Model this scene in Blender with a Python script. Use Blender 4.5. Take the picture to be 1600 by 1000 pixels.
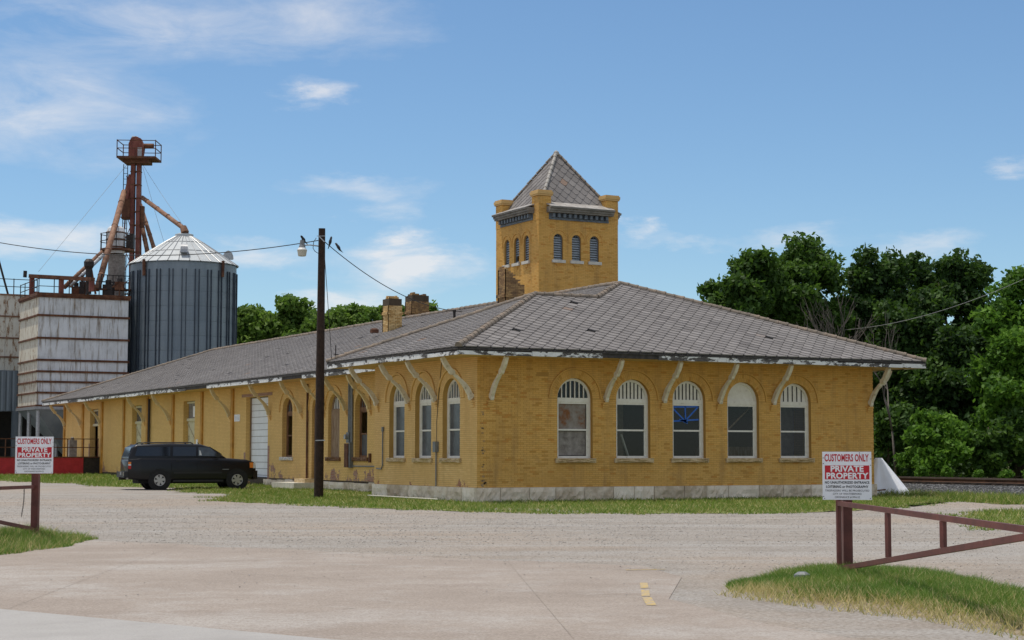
import bpy, bmesh, math, random
import numpy as np
from mathutils import Vector, Matrix, noise as mnoise
R = math.radians
random.seed(7); RNG = np.random.default_rng(7)
for o in list(bpy.data.objects): bpy.data.objects.remove(o)
SC = bpy.context.scene
COL = SC.collection

# ------------------------------------------------------------------ camera
CAM = Vector((-25.133, -49.714, 1.544)); YAW, PITCH, ROLL, FPX = 0.48802, 0.07676, 0.000723, 2718.27
cd = bpy.data.cameras.new('camera'); cam = bpy.data.objects.new('camera', cd); COL.objects.link(cam)
cd.sensor_width = 36; cd.lens = FPX / 1600 * 36; cd.clip_start = 0.1; cd.clip_end = 6000
FW = Vector((math.sin(YAW) * math.cos(PITCH), math.cos(YAW) * math.cos(PITCH), math.sin(PITCH)))
RT = Vector((math.cos(YAW), -math.sin(YAW), 0)); UP = RT.cross(FW)
cam.matrix_world = Matrix(((RT.x, UP.x, -FW.x, CAM.x), (RT.y, UP.y, -FW.y, CAM.y), (RT.z, UP.z, -FW.z, CAM.z), (0, 0, 0, 1))) @ Matrix.Rotation(ROLL, 4, 'Z')
SC.camera = cam
def at(px, py, depth):
    """survey helper: photograph direction + distance in metres -> world point"""
    return CAM + (FW + RT * ((px - 800) / FPX) - UP * ((py - 500) / FPX)) * depth

# ------------------------------------------------------------------ light, sky, exposure
SUN = Vector((-0.174, 0.205, 0.963)).normalized()
sl = bpy.data.lights.new('sun', 'SUN'); sl.energy = 2.35; sl.angle = R(0.6); sl.color = (1, 0.93, 0.82)
sun = bpy.data.objects.new('sun', sl); COL.objects.link(sun)
sun.rotation_euler = SUN.to_track_quat('Z', 'Y').to_euler()
SC.view_settings.view_transform = 'Standard'; SC.view_settings.look = 'None'
SC.view_settings.exposure = 0.5; SC.view_settings.gamma = 1.0
SC.cycles.max_bounces = 8; SC.cycles.transparent_max_bounces = 12; SC.cycles.use_denoising = True
W = bpy.data.worlds.new('World'); SC.world = W; W.use_nodes = True
def build_world():
    nt = W.node_tree; N = nt.nodes; L = nt.links; N.clear()
    def m(op, a, b=None, c=None, clamp=False):
        n = N.new('ShaderNodeMath'); n.operation = op; n.use_clamp = clamp
        for i, v in enumerate((a, b, c)):
            if v is None: continue
            if isinstance(v, (int, float)): n.inputs[i].default_value = v
            else: L.new(v, n.inputs[i])
        return n.outputs[0]
    out = N.new('ShaderNodeOutputWorld'); bg = N.new('ShaderNodeBackground'); bg.inputs[1].default_value = 0.10
    sky = N.new('ShaderNodeTexSky'); sky.sky_type = 'NISHITA'; sky.sun_disc = False
    sky.sun_elevation = math.asin(SUN.z); sky.sun_rotation = math.atan2(SUN.x, SUN.y)
    sky.altitude = 300; sky.air_density = 1.0; sky.dust_density = 0.12; sky.ozone_density = 3.2
    tc = N.new('ShaderNodeTexCoord'); sep = N.new('ShaderNodeSeparateXYZ'); L.new(tc.outputs['Generated'], sep.inputs[0])
    x, y, z = sep.outputs
    az = m('SUBTRACT', m('ARCTAN2', x, y), YAW)             # bearing, radians from the depot's front
    el = m('ARCSINE', z)
    comb = N.new('ShaderNodeCombineXYZ'); L.new(m('MULTIPLY', az, 9), comb.inputs[0]); L.new(m('MULTIPLY', el, 26), comb.inputs[1])
    nz = N.new('ShaderNodeTexNoise'); nz.inputs['Scale'].default_value = 1.5; nz.inputs['Detail'].default_value = 9; nz.inputs['Roughness'].default_value = .62
    nz.inputs['Distortion'].default_value = .5
    L.new(comb.outputs[0], nz.inputs['Vector'])
    nz2 = N.new('ShaderNodeTexNoise'); nz2.inputs['Scale'].default_value = 0.33; nz2.inputs['Detail'].default_value = 5
    L.new(comb.outputs[0], nz2.inputs['Vector'])
    wc = N.new('ShaderNodeTexNoise'); wc.inputs['Scale'].default_value = 1.9; wc.inputs['Detail'].default_value = 8; wc.inputs['Roughness'].default_value = .65; L.new(comb.outputs[0], wc.inputs['Vector'])
    wsep = N.new('ShaderNodeSeparateColor'); L.new(wc.outputs['Color'], wsep.inputs[0]); az0, el0 = az, el
    az = m('ADD', az, m('MULTIPLY', m('SUBTRACT', wsep.outputs[0], .5), R(5.5))); el = m('ADD', el, m('MULTIPLY', m('SUBTRACT', wsep.outputs[1], .5), R(2.0)))
    # cloud banks: (bearing deg, elevation deg, half-width, half-height, weight)
    banks = [(-15.8, 10.9, 4.2, 1.5, .62), (-12.6, 13.7, 4.4, 1.0, .50), (-6.2, 11.65, 1.15, .42, .74), (-3.7, 6.15, 2.1, .62, .95), (-3.4, 6.75, .9, .45, .8),
             (-15.6, 6.85, 3.2, .55, .85), (-8.6, 6.35, 1.6, .4, .62), (-5.2, 8.65, 2.0, .42, .45), (3.9, 7.4, .7, .28, .75), (5.5, 6.9, 1.6, .25, .5),
             (16.4, 8.95, .8, .3, .5), (-6.5, 14.2, 3.5, 1.0, .38), (13.5, 6.6, 1.6, .4, .42), (9.4, 7.1, 1.3, .35, .42), (-5.4, 5.0, 1.8, .35, .75), (-4.0, 7.9, 1.2, .3, .4)]
    tot = None
    for b, e, wb, he, k in banks:
        dx = m('DIVIDE', m('SUBTRACT', az, R(b)), R(wb)); dy = m('DIVIDE', m('SUBTRACT', el, R(e)), R(he))
        g = m('MULTIPLY', m('EXPONENT', m('MULTIPLY', m('ADD', m('MULTIPLY', dx, dx), m('MULTIPLY', dy, dy)), -1.0)), k)
        tot = g if tot is None else m('ADD', tot, g)
    # wisps everywhere else, thinner towards the clear right-hand sky
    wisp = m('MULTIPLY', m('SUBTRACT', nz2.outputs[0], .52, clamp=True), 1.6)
    high = m('MULTIPLY', m('SUBTRACT', el0, R(17)), 2.5, clamp=True)      # unseen cloud added above the frame to brighten the shaded walls
    aside = m('MULTIPLY', m('SUBTRACT', m('ABSOLUTE', az0), R(24)), 3.0, clamp=True)  # same added cloud, to the sides and behind the view
    broken = m('MULTIPLY', m('SUBTRACT', nz2.outputs[0], .36), 5.5, clamp=True)          # broken-up pattern of the cloud added for fill light
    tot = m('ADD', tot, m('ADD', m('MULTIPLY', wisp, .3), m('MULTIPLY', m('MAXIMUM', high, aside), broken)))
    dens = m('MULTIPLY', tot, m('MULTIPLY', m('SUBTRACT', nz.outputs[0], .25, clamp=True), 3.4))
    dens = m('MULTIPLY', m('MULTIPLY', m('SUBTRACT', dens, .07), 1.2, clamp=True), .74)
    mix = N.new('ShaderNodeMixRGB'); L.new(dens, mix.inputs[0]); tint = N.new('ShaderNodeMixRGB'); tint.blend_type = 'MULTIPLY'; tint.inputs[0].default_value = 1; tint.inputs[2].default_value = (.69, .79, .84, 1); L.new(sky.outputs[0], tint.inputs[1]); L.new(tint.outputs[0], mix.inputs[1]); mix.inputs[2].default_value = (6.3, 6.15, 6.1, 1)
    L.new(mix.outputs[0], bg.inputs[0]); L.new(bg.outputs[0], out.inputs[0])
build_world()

# ------------------------------------------------------------------ node material kit
MAT = {}
class NT:
    def __init__(s, name):
        s.mat = bpy.data.materials.new(name); s.mat.use_nodes = True; MAT[name] = s.mat
        s.nt = s.mat.node_tree; s.N = s.nt.nodes; s.L = s.nt.links
        s.bsdf = s.N['Principled BSDF']; s.out = s.N['Material Output']
        s.tc = s.N.new('ShaderNodeTexCoord'); s.geo = s.N.new('ShaderNodeNewGeometry')
    def inp(s, sock, v):
        if v is None: return
        if hasattr(v, 'is_output') or isinstance(v, bpy.types.NodeSocket): s.L.new(v, sock)
        else:
            if isinstance(v, tuple) and len(v) == 3: v = (*v, 1) if sock.type == 'RGBA' else v
            sock.default_value = v
    def set(s, **k):
        names = dict(color='Base Color', rough='Roughness', metal='Metallic', spec='Specular IOR Level', normal='Normal', alpha='Alpha', emit='Emission Color', estr='Emission Strength')
        for a, v in k.items(): s.inp(s.bsdf.inputs[names[a]], v)
        return s
    def m(s, op, a, b=None, c=None, clamp=False):
        n = s.N.new('ShaderNodeMath'); n.operation = op; n.use_clamp = clamp
        for i, v in enumerate((a, b, c)):
            if v is not None: s.inp(n.inputs[i], v)
        return n.outputs[0]
    def noise(s, scale, detail=4, rough=.5, vec=None, dist=0, out=0):
        n = s.N.new('ShaderNodeTexNoise'); n.inputs['Scale'].default_value = scale; n.inputs['Detail'].default_value = detail
        n.inputs['Roughness'].default_value = rough; n.inputs['Distortion'].default_value = dist
        s.L.new(vec or s.geo.outputs['Position'], n.inputs['Vector']); return n.outputs[out]
    def pos(s, sx=1, sy=1, sz=1, src=None):
        n = s.N.new('ShaderNodeMapping'); n.inputs['Scale'].default_value = (sx, sy, sz)
        s.L.new(src or s.geo.outputs['Position'], n.inputs['Vector']); return n.outputs[0]
    def ramp(s, fac, *stops, interp='LINEAR'):
        n = s.N.new('ShaderNodeValToRGB'); n.color_ramp.interpolation = interp; e = n.color_ramp.elements
        while len(e) > 1: e.remove(e[-1])
        for i, (p, c) in enumerate(stops):
            el = e[0] if i == 0 else e.new(p)
            el.position = p; el.color = (*c, 1) if isinstance(c, tuple) else (c, c, c, 1)
        s.inp(n.inputs[0], fac); return n.outputs[0]
    def mix(s, fac, a, b, mode='MIX'):
        n = s.N.new('ShaderNodeMixRGB'); n.blend_type = mode
        s.inp(n.inputs[0], fac); s.inp(n.inputs[1], a); s.inp(n.inputs[2], b); return n.outputs[0]
    def attr(s, name):
        n = s.N.new('ShaderNodeAttribute'); n.attribute_name = name; return n.outputs['Fac']
    def bump(s, h, strength=.3, dist=.02, normal=None):
        n = s.N.new('ShaderNodeBump'); n.inputs['Strength'].default_value = strength; n.inputs['Distance'].default_value = dist
        s.L.new(h, n.inputs['Height'])
        if normal is not None: s.L.new(normal, n.inputs['Normal'])
        return n.outputs[0]
    def brick(s, c1, c2, mortar, bw=.225, rh=.0655, ms=.009, vec=None):
        n = s.N.new('ShaderNodeTexBrick'); n.inputs['Scale'].default_value = 1
        s.inp(n.inputs['Color1'], c1); s.inp(n.inputs['Color2'], c2); s.inp(n.inputs['Mortar'], mortar)
        n.inputs['Brick Width'].default_value = bw; n.inputs['Row Height'].default_value = rh; n.inputs['Mortar Size'].default_value = ms
        n.inputs['Mortar Smooth'].default_value = .3
        s.L.new(vec, n.inputs['Vector']); return n
def wallvec(t):
    """brick-course coordinates for upright walls: run along x+y, rise along z"""
    sep = t.N.new('ShaderNodeSeparateXYZ'); t.L.new(t.geo.outputs['Position'], sep.inputs[0])
    c = t.N.new('ShaderNodeCombineXYZ'); t.L.new(t.m('ADD', sep.outputs[0], sep.outputs[1]), c.inputs[0]); t.L.new(sep.outputs[2], c.inputs[1]); return c.outputs[0], sep
def simple(name, col, rough=.7, metal=0.0, var=.18, scale=6, bump=.0, spec=.4, bscale=None, sub=None):
    t = NT(name); n = t.noise(scale, 5, .6)
    dk = tuple(c * (1 - var) for c in col); lt = tuple(min(1, c * (1 + var)) for c in col)
    t.set(color=t.ramp(n, (.3, dk), (.7, lt)), rough=rough, metal=metal, spec=spec)
    if bump: t.set(normal=t.bump(t.noise(bscale or scale * 6, 4), bump, .02))
    return t

def mats():
    # bare buff brick (front gable and tower)
    t = NT('buff_brick'); tone = t.attr('tone'); st = t.noise(.55, 6, .65); st2 = t.noise(2.6, 5, .6)
    c = t.ramp(tone, (0, (.52, .27, .06)), (.3, (.65, .375, .10)), (.6, (.71, .42, .125)), (.85, (.71, .40, .105)), (1, (.58, .27, .06)))
    c = t.mix(t.ramp(st, (.40, 0.0), (.72, .42)), c, (.50, .27, .065))
    c = t.mix(t.ramp(st2, (.56, 0.0), (.76, .5)), c, (.36, .205, .075))
    dr = t.noise(1.0, 7, .7, vec=t.pos(2.4, 2.4, .3)); c = t.mix(t.ramp(dr, (.50, 0.0), (.70, .55)), c, (.34, .20, .08))
    t.set(color=c, rough=.85, spec=.25, normal=t.bump(t.noise(60, 4), .25, .006))
    t = NT('mortar'); t.set(color=t.ramp(t.noise(1.2, 5), (.3, (.40, .215, .06)), (.7, (.50, .285, .085))), rough=.95, spec=.1)
    # painted brick of the side wall and freight wing, paint lost near the ground
    t = NT('painted_brick'); v, sep = wallvec(t)
    tone = t.attr('tone'); n1 = t.noise(.7, 6, .65); n2 = t.noise(3.5, 6, .7)
    paint = t.ramp(n1, (.3, (.74, .48, .18)), (.55, (.82, .55, .225)), (.8, (.86, .61, .28)))
    paint = t.mix(t.m('MULTIPLY', tone, .55), paint, (.64, .38, .12))
    dr = t.noise(1.0, 7, .7, vec=t.pos(2.0, 2.0, .3)); paint = t.mix(t.ramp(dr, (.52, 0.0), (.74, .4)), paint, (.46, .28, .10))
    red = t.ramp(n2, (.3, (.30, .12, .07)), (.6, (.40, .19, .12)), (.75, (.42, .34, .26)))
    low = t.m('SUBTRACT', 1.25, t.m('MULTIPLY', sep.outputs[2], .85), clamp=True)
    lost = t.m('GREATER_THAN', t.m('ADD', t.m('MULTIPLY', low, .22), t.noise(1.25, 8, .72)), .775)
    t.set(color=t.mix(lost, paint, red), rough=.75, spec=.3, normal=t.bump(t.noise(40, 4), .25, .008))
    t = NT('painted_mortar'); t.set(color=t.ramp(t.noise(1.2, 5), (.3, (.42, .25, .075)), (.7, (.56, .35, .12))), rough=.9, spec=.1)
    # freight wing: the same paint on a sheet too far off to part into bricks
    t = NT('painted_brick_far'); v, sep = wallvec(t)
    br = t.brick((.82, .54, .20), (.75, .475, .165), (.56, .34, .105), vec=v)
    n1 = t.noise(.55, 7, .68); n2 = t.noise(3.0, 6, .7)
    c = t.mix(t.ramp(n1, (.42, 0.0), (.75, .5)), br.outputs[0], (.58, .36, .115))
    dr = t.noise(.8, 7, .7, vec=t.pos(1.6, 1.6, .25)); c = t.mix(t.ramp(dr, (.52, 0.0), (.74, .5)), c, (.46, .29, .11))
    red = t.brick((.33, .13, .08), (.42, .21, .14), (.36, .31, .25), vec=v)
    low = t.m('SUBTRACT', 1.25, t.m('MULTIPLY', sep.outputs[2], .72), clamp=True)
    lost = t.m('GREATER_THAN', t.m('ADD', t.m('MULTIPLY', low, .24), t.noise(.85, 8, .72)), .725)
    t.set(color=t.mix(lost, c, red.outputs[0]), rough=.75, spec=.3, normal=t.bump(t.m('SUBTRACT', 1.0, br.outputs['Fac']), .5, .006))
    simple('pilaster_paint', (.50, .25, .045), .7, var=.25, scale=2.5)
    t = NT('red_brick_raw'); v, sep = wallvec(t); b = t.brick((.30, .12, .075), (.36, .17, .11), (.42, .37, .30), vec=v)
    t.set(color=b.outputs[0], rough=.9)
    # stone
    t = NT('foundation_stone'); n = t.noise(2.2, 7, .65); g = t.noise(14, 5, .6)
    oi = t.N.new('ShaderNodeObjectInfo'); n = t.m('ADD', n, t.m('MULTIPLY', t.m('SUBTRACT', oi.outputs['Random'], .5), .34)); c = t.ramp(n, (.28, (.50, .40, .28)), (.5, (.74, .63, .48)), (.75, (.84, .75, .60)))
    c = t.mix(t.ramp(g, (.55, 0.0), (.8, .45)), c, (.34, .26, .165)); t.set(color=c, rough=.9, spec=.25, normal=t.bump(t.noise(16, 6, .65), .6, .03))
    t = NT('sill_stone'); t.set(color=t.ramp(t.noise(7, 6, .65), (.3, (.40, .28, .14)), (.55, (.58, .44, .25)), (.8, (.66, .55, .37))), rough=.9, normal=t.bump(t.noise(22, 5), .6, .02))
    simple('pale_stone', (.60, .57, .50), .85, var=.15, scale=5, bump=.3)
    # roof
    t = NT('slate'); tone = t.attr('tone'); n = t.noise(.8, 6, .6)
    c = t.ramp(tone, (0, (.11, .10, .096)), (.3, (.17, .157, .15)), (.65, (.208, .193, .184)), (.92, (.25, .233, .223)), (1, (.25, .17, .125)))
    c = t.mix(t.ramp(n, (.4, 0.0), (.7, .5)), c, (.125, .115, .11)); c = t.mix(t.ramp(t.noise(.25, 5, .6), (.5, 0.0), (.7, .3)), c, (.24, .228, .218)); t.set(color=c, rough=.7, spec=.35, normal=t.bump(t.noise(35, 4), .35, .008))
    t = NT('slate_bed'); t.set(color=t.ramp(t.noise(3, 5), (.3, (.03, .028, .029)), (.7, (.055, .05, .048))), rough=.9)
    t = NT('ridge_tile'); t.set(color=t.ramp(t.noise(2.6, 6, .7), (.28, (.085, .072, .058)), (.5, (.19, .155, .12)), (.66, (.27, .20, .145)), (.8, (.30, .165, .095))), rough=.8, normal=t.bump(t.noise(30, 4), .4, .01))
    simple('pale_ridge', (.36, .34, .31), .75, var=.3, scale=3, bump=.3)
    # paint and timber
    t = NT('peeling_white'); v = t.pos(1, 1, 2.6); n = t.noise(2.1, 9, .72, vec=v); n2 = t.noise(.5, 3, .5)
    k = t.m('GREATER_THAN', t.m('ADD', n, t.m('MULTIPLY', n2, .55)), .76)
    t.set(color=t.mix(k, t.ramp(t.noise(9, 5, vec=v), (.3, (.035, .03, .027)), (.7, (.13, .12, .11))), t.ramp(t.noise(5, 4), (.3, (.60, .60, .58)), (.7, (.78, .78, .76)))), rough=.7, normal=t.bump(k, .5, .006))
    t = NT('bare_board'); t.set(color=t.ramp(t.noise(6, 6, .6), (.3, (.02, .018, .017)), (.7, (.075, .066, .06))), rough=.85)
    t = NT('soffit_boards'); t.set(color=t.ramp(t.noise(2, 6), (.3, (.48, .31, .11)), (.7, (.62, .43, .18))), rough=.8)
    t = NT('bracket_paint'); n = t.noise(7, 7, .68); t.set(color=t.ramp(n, (.28, (.24, .18, .10)), (.40, (.62, .55, .41)), (.75, (.80, .74, .61))), rough=.7)
    t = NT('cream_bracket'); n = t.noise(7, 7, .68); t.set(color=t.ramp(n, (.28, (.22, .15, .07)), (.40, (.60, .47, .24)), (.75, (.72, .59, .34))), rough=.7)
    t = NT('window_paint'); n = t.noise(6, 7, .66); t.set(color=t.ramp(n, (.26, (.42, .38, .31)), (.38, (.74, .70, .61)), (.75, (.86, .83, .75))), rough=.6)
    t = NT('brown_timber'); n = t.noise(5, 6, .65, vec=t.pos(3, 3, .5)); t.set(color=t.ramp(n, (.3, (.075, .034, .016)), (.55, (.20, .095, .04)), (.8, (.30, .17, .085))), rough=.7)
    t = NT('weathered_board'); n = t.noise(4, 7, .65, vec=t.pos(5, 5, .6)); t.set(color=t.ramp(n, (.3, (.12, .065, .03)), (.5, (.26, .16, .085)), (.75, (.42, .35, .26))), rough=.8)
    t = NT('peeling_cream'); n = t.noise(3, 9, .75); t.set(color=t.ramp(n, (.36, (.12, .085, .045)), (.44, (.58, .52, .34)), (.8, (.70, .66, .47))), rough=.75)
    t = NT('grimy_panel'); n = t.noise(5, 8, .7); t.set(color=t.ramp(n, (.3, (.12, .10, .085)), (.5, (.24, .215, .19)), (.75, (.36, .33, .30))), rough=.8)
    t = NT('rusty_panel'); n = t.noise(2.5, 8, .7); t.set(color=t.ramp(n, (.36, (.22, .085, .03)), (.48, (.24, .20, .165)), (.75, (.36, .335, .31))), rough=.8)
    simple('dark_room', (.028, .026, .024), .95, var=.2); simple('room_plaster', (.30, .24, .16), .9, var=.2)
    # glass
    t = NT('glass'); gl = t.N.new('ShaderNodeBsdfGlossy'); gl.inputs['Roughness'].default_value = .03; gl.inputs['Color'].default_value = (.75, .8, .85, 1)
    tr = t.N.new('ShaderNodeBsdfTransparent'); tr.inputs['Color'].default_value = (.62, .66, .66, 1)
    fr = t.N.new('ShaderNodeLayerWeight'); fr.inputs['Blend'].default_value = .5; ms = t.N.new('ShaderNodeMixShader')
    t.L.new(t.m('ADD', t.m('MULTIPLY', t.m('POWER', fr.outputs['Facing'], 5.0), .6), .035), ms.inputs[0]); t.L.new(tr.outputs[0], ms.inputs[1]); t.L.new(gl.outputs[0], ms.inputs[2]); t.L.new(ms.outputs[0], t.out.inputs[0])
    simple('dusty_glass', (.085, .10, .115), .22, var=.35, scale=2.5, spec=.6)
    simple('blue_tape', (.03, .14, .55), .6, var=.1)
    # metals
    simple('louvre_paint', (.33, .37, .40), .6, var=.2, scale=9); simple('cornice_metal', (.19, .175, .15), .6, var=.4, scale=3.5); simple('cornice_blue', (.13, .155, .18), .6, var=.3, scale=5)
    t = NT('skirt_metal'); t.set(color=t.ramp(t.noise(3, 6, .6), (.3, (.26, .235, .21)), (.6, (.42, .40, .37)), (.8, (.50, .48, .45))), rough=.5)
    t = NT('galvanised_blue'); n = t.noise(.6, 6, .6, vec=t.pos(2, 2, .25)); n2 = t.noise(5, 6, .7)
    sp = t.N.new('ShaderNodeSeparateXYZ'); t.L.new(t.geo.outputs['Position'], sp.inputs[0])
    wv = t.m('SINE', t.m('MULTIPLY', sp.outputs[2], 2 * math.pi / .1)); c = t.ramp(n, (.3, (.16, .20, .235)), (.7, (.25, .295, .325)))
    t.set(color=t.mix(t.ramp(n2, (.62, 0.0), (.85, .35)), c, (.12, .10, .07)), rough=.5, metal=.35, normal=t.bump(wv, .25, .012))
    t = NT('galvanised_roof'); n = t.noise(1.3, 7, .65); t.set(color=t.ramp(n, (.2, (.34, .22, .13)), (.30, (.40, .43, .44)), (.7, (.50, .53, .54))), rough=.6, metal=.0)
    simple('stiffener_metal', (.05, .065, .085), .5, metal=.3, var=.25)
    t = NT('rusty_white'); n = t.noise(.9, 8, .7, vec=t.pos(1.6, 1.6, .8)); st = t.noise(1.2, 8, .72, vec=t.pos(4, 4, .35))
    c = t.ramp(n, (.3, (.48, .48, .48)), (.5, (.64, .65, .66)), (.75, (.74, .75, .76)))
    c = t.mix(t.ramp(st, (.51, 0.0), (.66, .9)), c, t.ramp(t.noise(3, 5), (.3, (.10, .06, .028)), (.7, (.28, .20, .11)))); t.set(color=c, rough=.6, metal=.1, normal=t.bump(t.noise(.9, 3), .35, .12))
    t = NT('rusty_cream'); st = t.noise(1.3, 9, .74, vec=t.pos(3, 3, .8))
    t.set(color=t.ramp(st, (.31, (.09, .04, .017)), (.40, (.27, .15, .07)), (.47, (.62, .58, .48)), (.75, (.72, .70, .63))), rough=.65)
    t = NT('rust'); n = t.noise(2.2, 7, .7); t.set(color=t.ramp(n, (.28, (.045, .02, .011)), (.5, (.11, .042, .02)), (.72, (.21, .095, .045))), rough=.85)
    t = NT('red_rust_paint'); n = t.noise(1.6, 8, .74, vec=t.pos(2, 2, .6)); t.set(color=t.ramp(n, (.3, (.06, .018, .012)), (.5, (.18, .05, .034)), (.66, (.26, .095, .065)), (.76, (.50, .38, .28))), rough=.75)
    t = NT('spout_rust'); n = t.noise(2.4, 7, .72); t.set(color=t.ramp(n, (.28, (.07, .03, .017)), (.5, (.20, .095, .052)), (.72, (.34, .20, .125))), rough=.75)
    simple('dark_steel', (.035, .028, .026), .6, metal=.3, var=.4, scale=8); simple('gate_paint', (.125, .036, .028), .5, var=.3, scale=5, bump=.1)
    simple('galvanised', (.36, .37, .38), .45, metal=.5, var=.2, scale=8); simple('grey_box', (.19, .20, .205), .5, metal=.2, var=.2); simple('wire_black', (.015, .015, .016), .6); simple('wire_pale', (.30, .30, .29), .5)
    t = NT('blue_sheet'); n = t.noise(.8, 6, .6, vec=t.pos(3, 3, .4)); t.set(color=t.ramp(n, (.3, (.11, .14, .17)), (.7, (.20, .24, .27))), rough=.5, metal=.2)
    simple('pole_timber', (.032, .017, .011), .85, var=.5, scale=9, bump=.5); simple('bird_black', (.012, .012, .014), .5)
    t = NT('red_masonry'); t.set(color=t.ramp(t.noise(3, 6, .6), (.3, (.36, .016, .024)), (.7, (.50, .026, .036))), rough=.7, normal=t.bump(t.noise(5, 5), .6, .04))
    simple('white_enamel', (.88, .88, .90), .35, var=.04); simple('sign_red', (.56, .012, .024), .4, var=.06); simple('sign_black', (.025, .025, .028), .5); simple('sign_grey', (.14, .14, .145), .5); simple('sign_white', (.9, .9, .9), .4, var=.02)
    simple('door_white', (.80, .81, .83), .5, var=.08, scale=2); simple('white_lamp', (.72, .72, .70), .4, var=.06); simple('lamp_lens', (.48, .46, .38), .3, var=.1)
    simple('tarp', (.84, .85, .88), .55, var=.05, scale=2)
    t = NT('sooty_brick'); v, sep = wallvec(t); tone = t.attr('tone'); n = t.noise(1.7, 7, .7)
    c = t.ramp(tone, (0, (.22, .12, .05)), (.5, (.36, .21, .085)), (1, (.48, .30, .12))); t.set(color=t.mix(t.ramp(n, (.42, 0.0), (.68, .8)), c, (.12, .08, .05)), rough=.9)
    t = NT('chimney_brick'); tone = t.attr('tone'); c = t.ramp(tone, (0, (.48, .29, .10)), (.5, (.66, .44, .18)), (1, (.76, .55, .26))); t.set(color=t.mix(t.ramp(t.noise(2, 6, .65), (.45, 0.0), (.7, .5)), c, (.38, .25, .11)), rough=.9)
    simple('spall', (.34, .22, .11), .95, var=.4)
    simple('dark_chimney_brick_mortar', (.08, .06, .04), .95)
    # vehicle
    t = NT('car_paint'); t.set(color=(.006, .006, .0075), rough=.28, spec=.32); t.bsdf.inputs['Coat Weight'].default_value = .08; t.bsdf.inputs['Coat Roughness'].default_value = .1
    simple('car_trim', (.016, .016, .017), .55, var=.2); simple('rubber', (.014, .014, .014), .85, var=.3); simple('alloy', (.42, .41, .40), .35, metal=.6, var=.1); simple('chrome', (.55, .55, .56), .2, metal=.9, var=.05)
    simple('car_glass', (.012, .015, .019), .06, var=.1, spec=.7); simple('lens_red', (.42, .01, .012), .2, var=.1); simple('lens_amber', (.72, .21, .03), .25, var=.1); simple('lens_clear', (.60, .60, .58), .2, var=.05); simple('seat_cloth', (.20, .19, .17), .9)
    t = NT('clear_glass'); gl = t.N.new('ShaderNodeBsdfGlossy'); gl.inputs['Roughness'].default_value = .02; tr = t.N.new('ShaderNodeBsdfTransparent'); tr.inputs['Color'].default_value = (.50, .58, .54, 1)
    fr = t.N.new('ShaderNodeLayerWeight'); ms = t.N.new('ShaderNodeMixShader'); t.L.new(t.m('ADD', t.m('MULTIPLY', t.m('POWER', fr.outputs['Facing'], 5.0), .6), .03), ms.inputs[0]); t.L.new(tr.outputs[0], ms.inputs[1]); t.L.new(gl.outputs[0], ms.inputs[2]); t.L.new(ms.outputs[0], t.out.inputs[0])
    # ground
    t = NT('gravel_ground'); p = t.geo.outputs['Position']; sep = t.N.new('ShaderNodeSeparateXYZ'); t.L.new(p, sep.inputs[0])
    big = t.noise(.11, 5, .6); mid = t.noise(.9, 6, .65); fine = t.noise(22, 4, .7); rv = t.N.new('ShaderNodeMapping'); rv.inputs['Rotation'].default_value = (0, 0, .49); t.L.new(p, rv.inputs['Vector']); tr = t.noise(.5, 6, .62, vec=t.pos(.10, 1.5, 1, src=rv.outputs[0])); tr2 = t.noise(.8, 6, .65, vec=t.pos(.16, 1.3, 1, src=rv.outputs[0]))
    c = t.ramp(mid, (.3, (.25, .22, .187)), (.55, (.315, .287, .255)), (.75, (.365, .345, .32)))
    c = t.mix(t.ramp(big, (.45, 0.0), (.62, .55)), c, (.36, .275, .20)); c = t.mix(t.ramp(tr, (.47, 0.0), (.64, .55)), c, (.40, .388, .37)); c = t.mix(t.ramp(tr2, (.54, 0.0), (.72, .45)), c, (.245, .213, .178)); sp1 = t.noise(7, 5, .75); c = t.mix(t.ramp(sp1, (.34, .55), (.48, 0.0)), c, (.225, .2, .172)); c = t.mix(t.ramp(sp1, (.54, 0.0), (.68, .5)), c, (.43, .41, .385))
    c = t.mix(t.ramp(fine, (.36, .75), (.50, 0.0)), c, (.165, .142, .12)); c = t.mix(t.ramp(fine, (.54, 0.0), (.70, .65)), c, (.50, .48, .45))
    d = t.m('ADD', t.m('MULTIPLY', sep.outputs[0], .97), t.m('MULTIPLY', sep.outputs[1], .0)); far = t.ramp(t.m('DIVIDE', t.m('ADD', d, t.m('MULTIPLY', mid, 3.0)), 60.0), (.27, 0.0), (.32, 1.0))
    far2 = t.ramp(t.m('DIVIDE', sep.outputs[1], 140.0), (.50, 0.0), (.56, 1.0)); far3 = t.m('MAXIMUM', far, far2)
    c = t.mix(far3, c, t.ramp(t.noise(.6, 7, .7), (.3, (.075, .095, .03)), (.6, (.13, .14, .05)), (.8, (.22, .19, .11))))
    t.set(color=c, rough=.95, spec=.15, normal=t.bump(t.noise(15, 6, .75), .7, .03))
    t = NT('driveway_concrete'); n = t.noise(.5, 7, .65); f = t.noise(40, 4, .7); s2 = t.noise(1.7, 7, .7, vec=t.pos(.35, 1.0, 1)); ag = t.noise(130, 2, .6)
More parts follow.
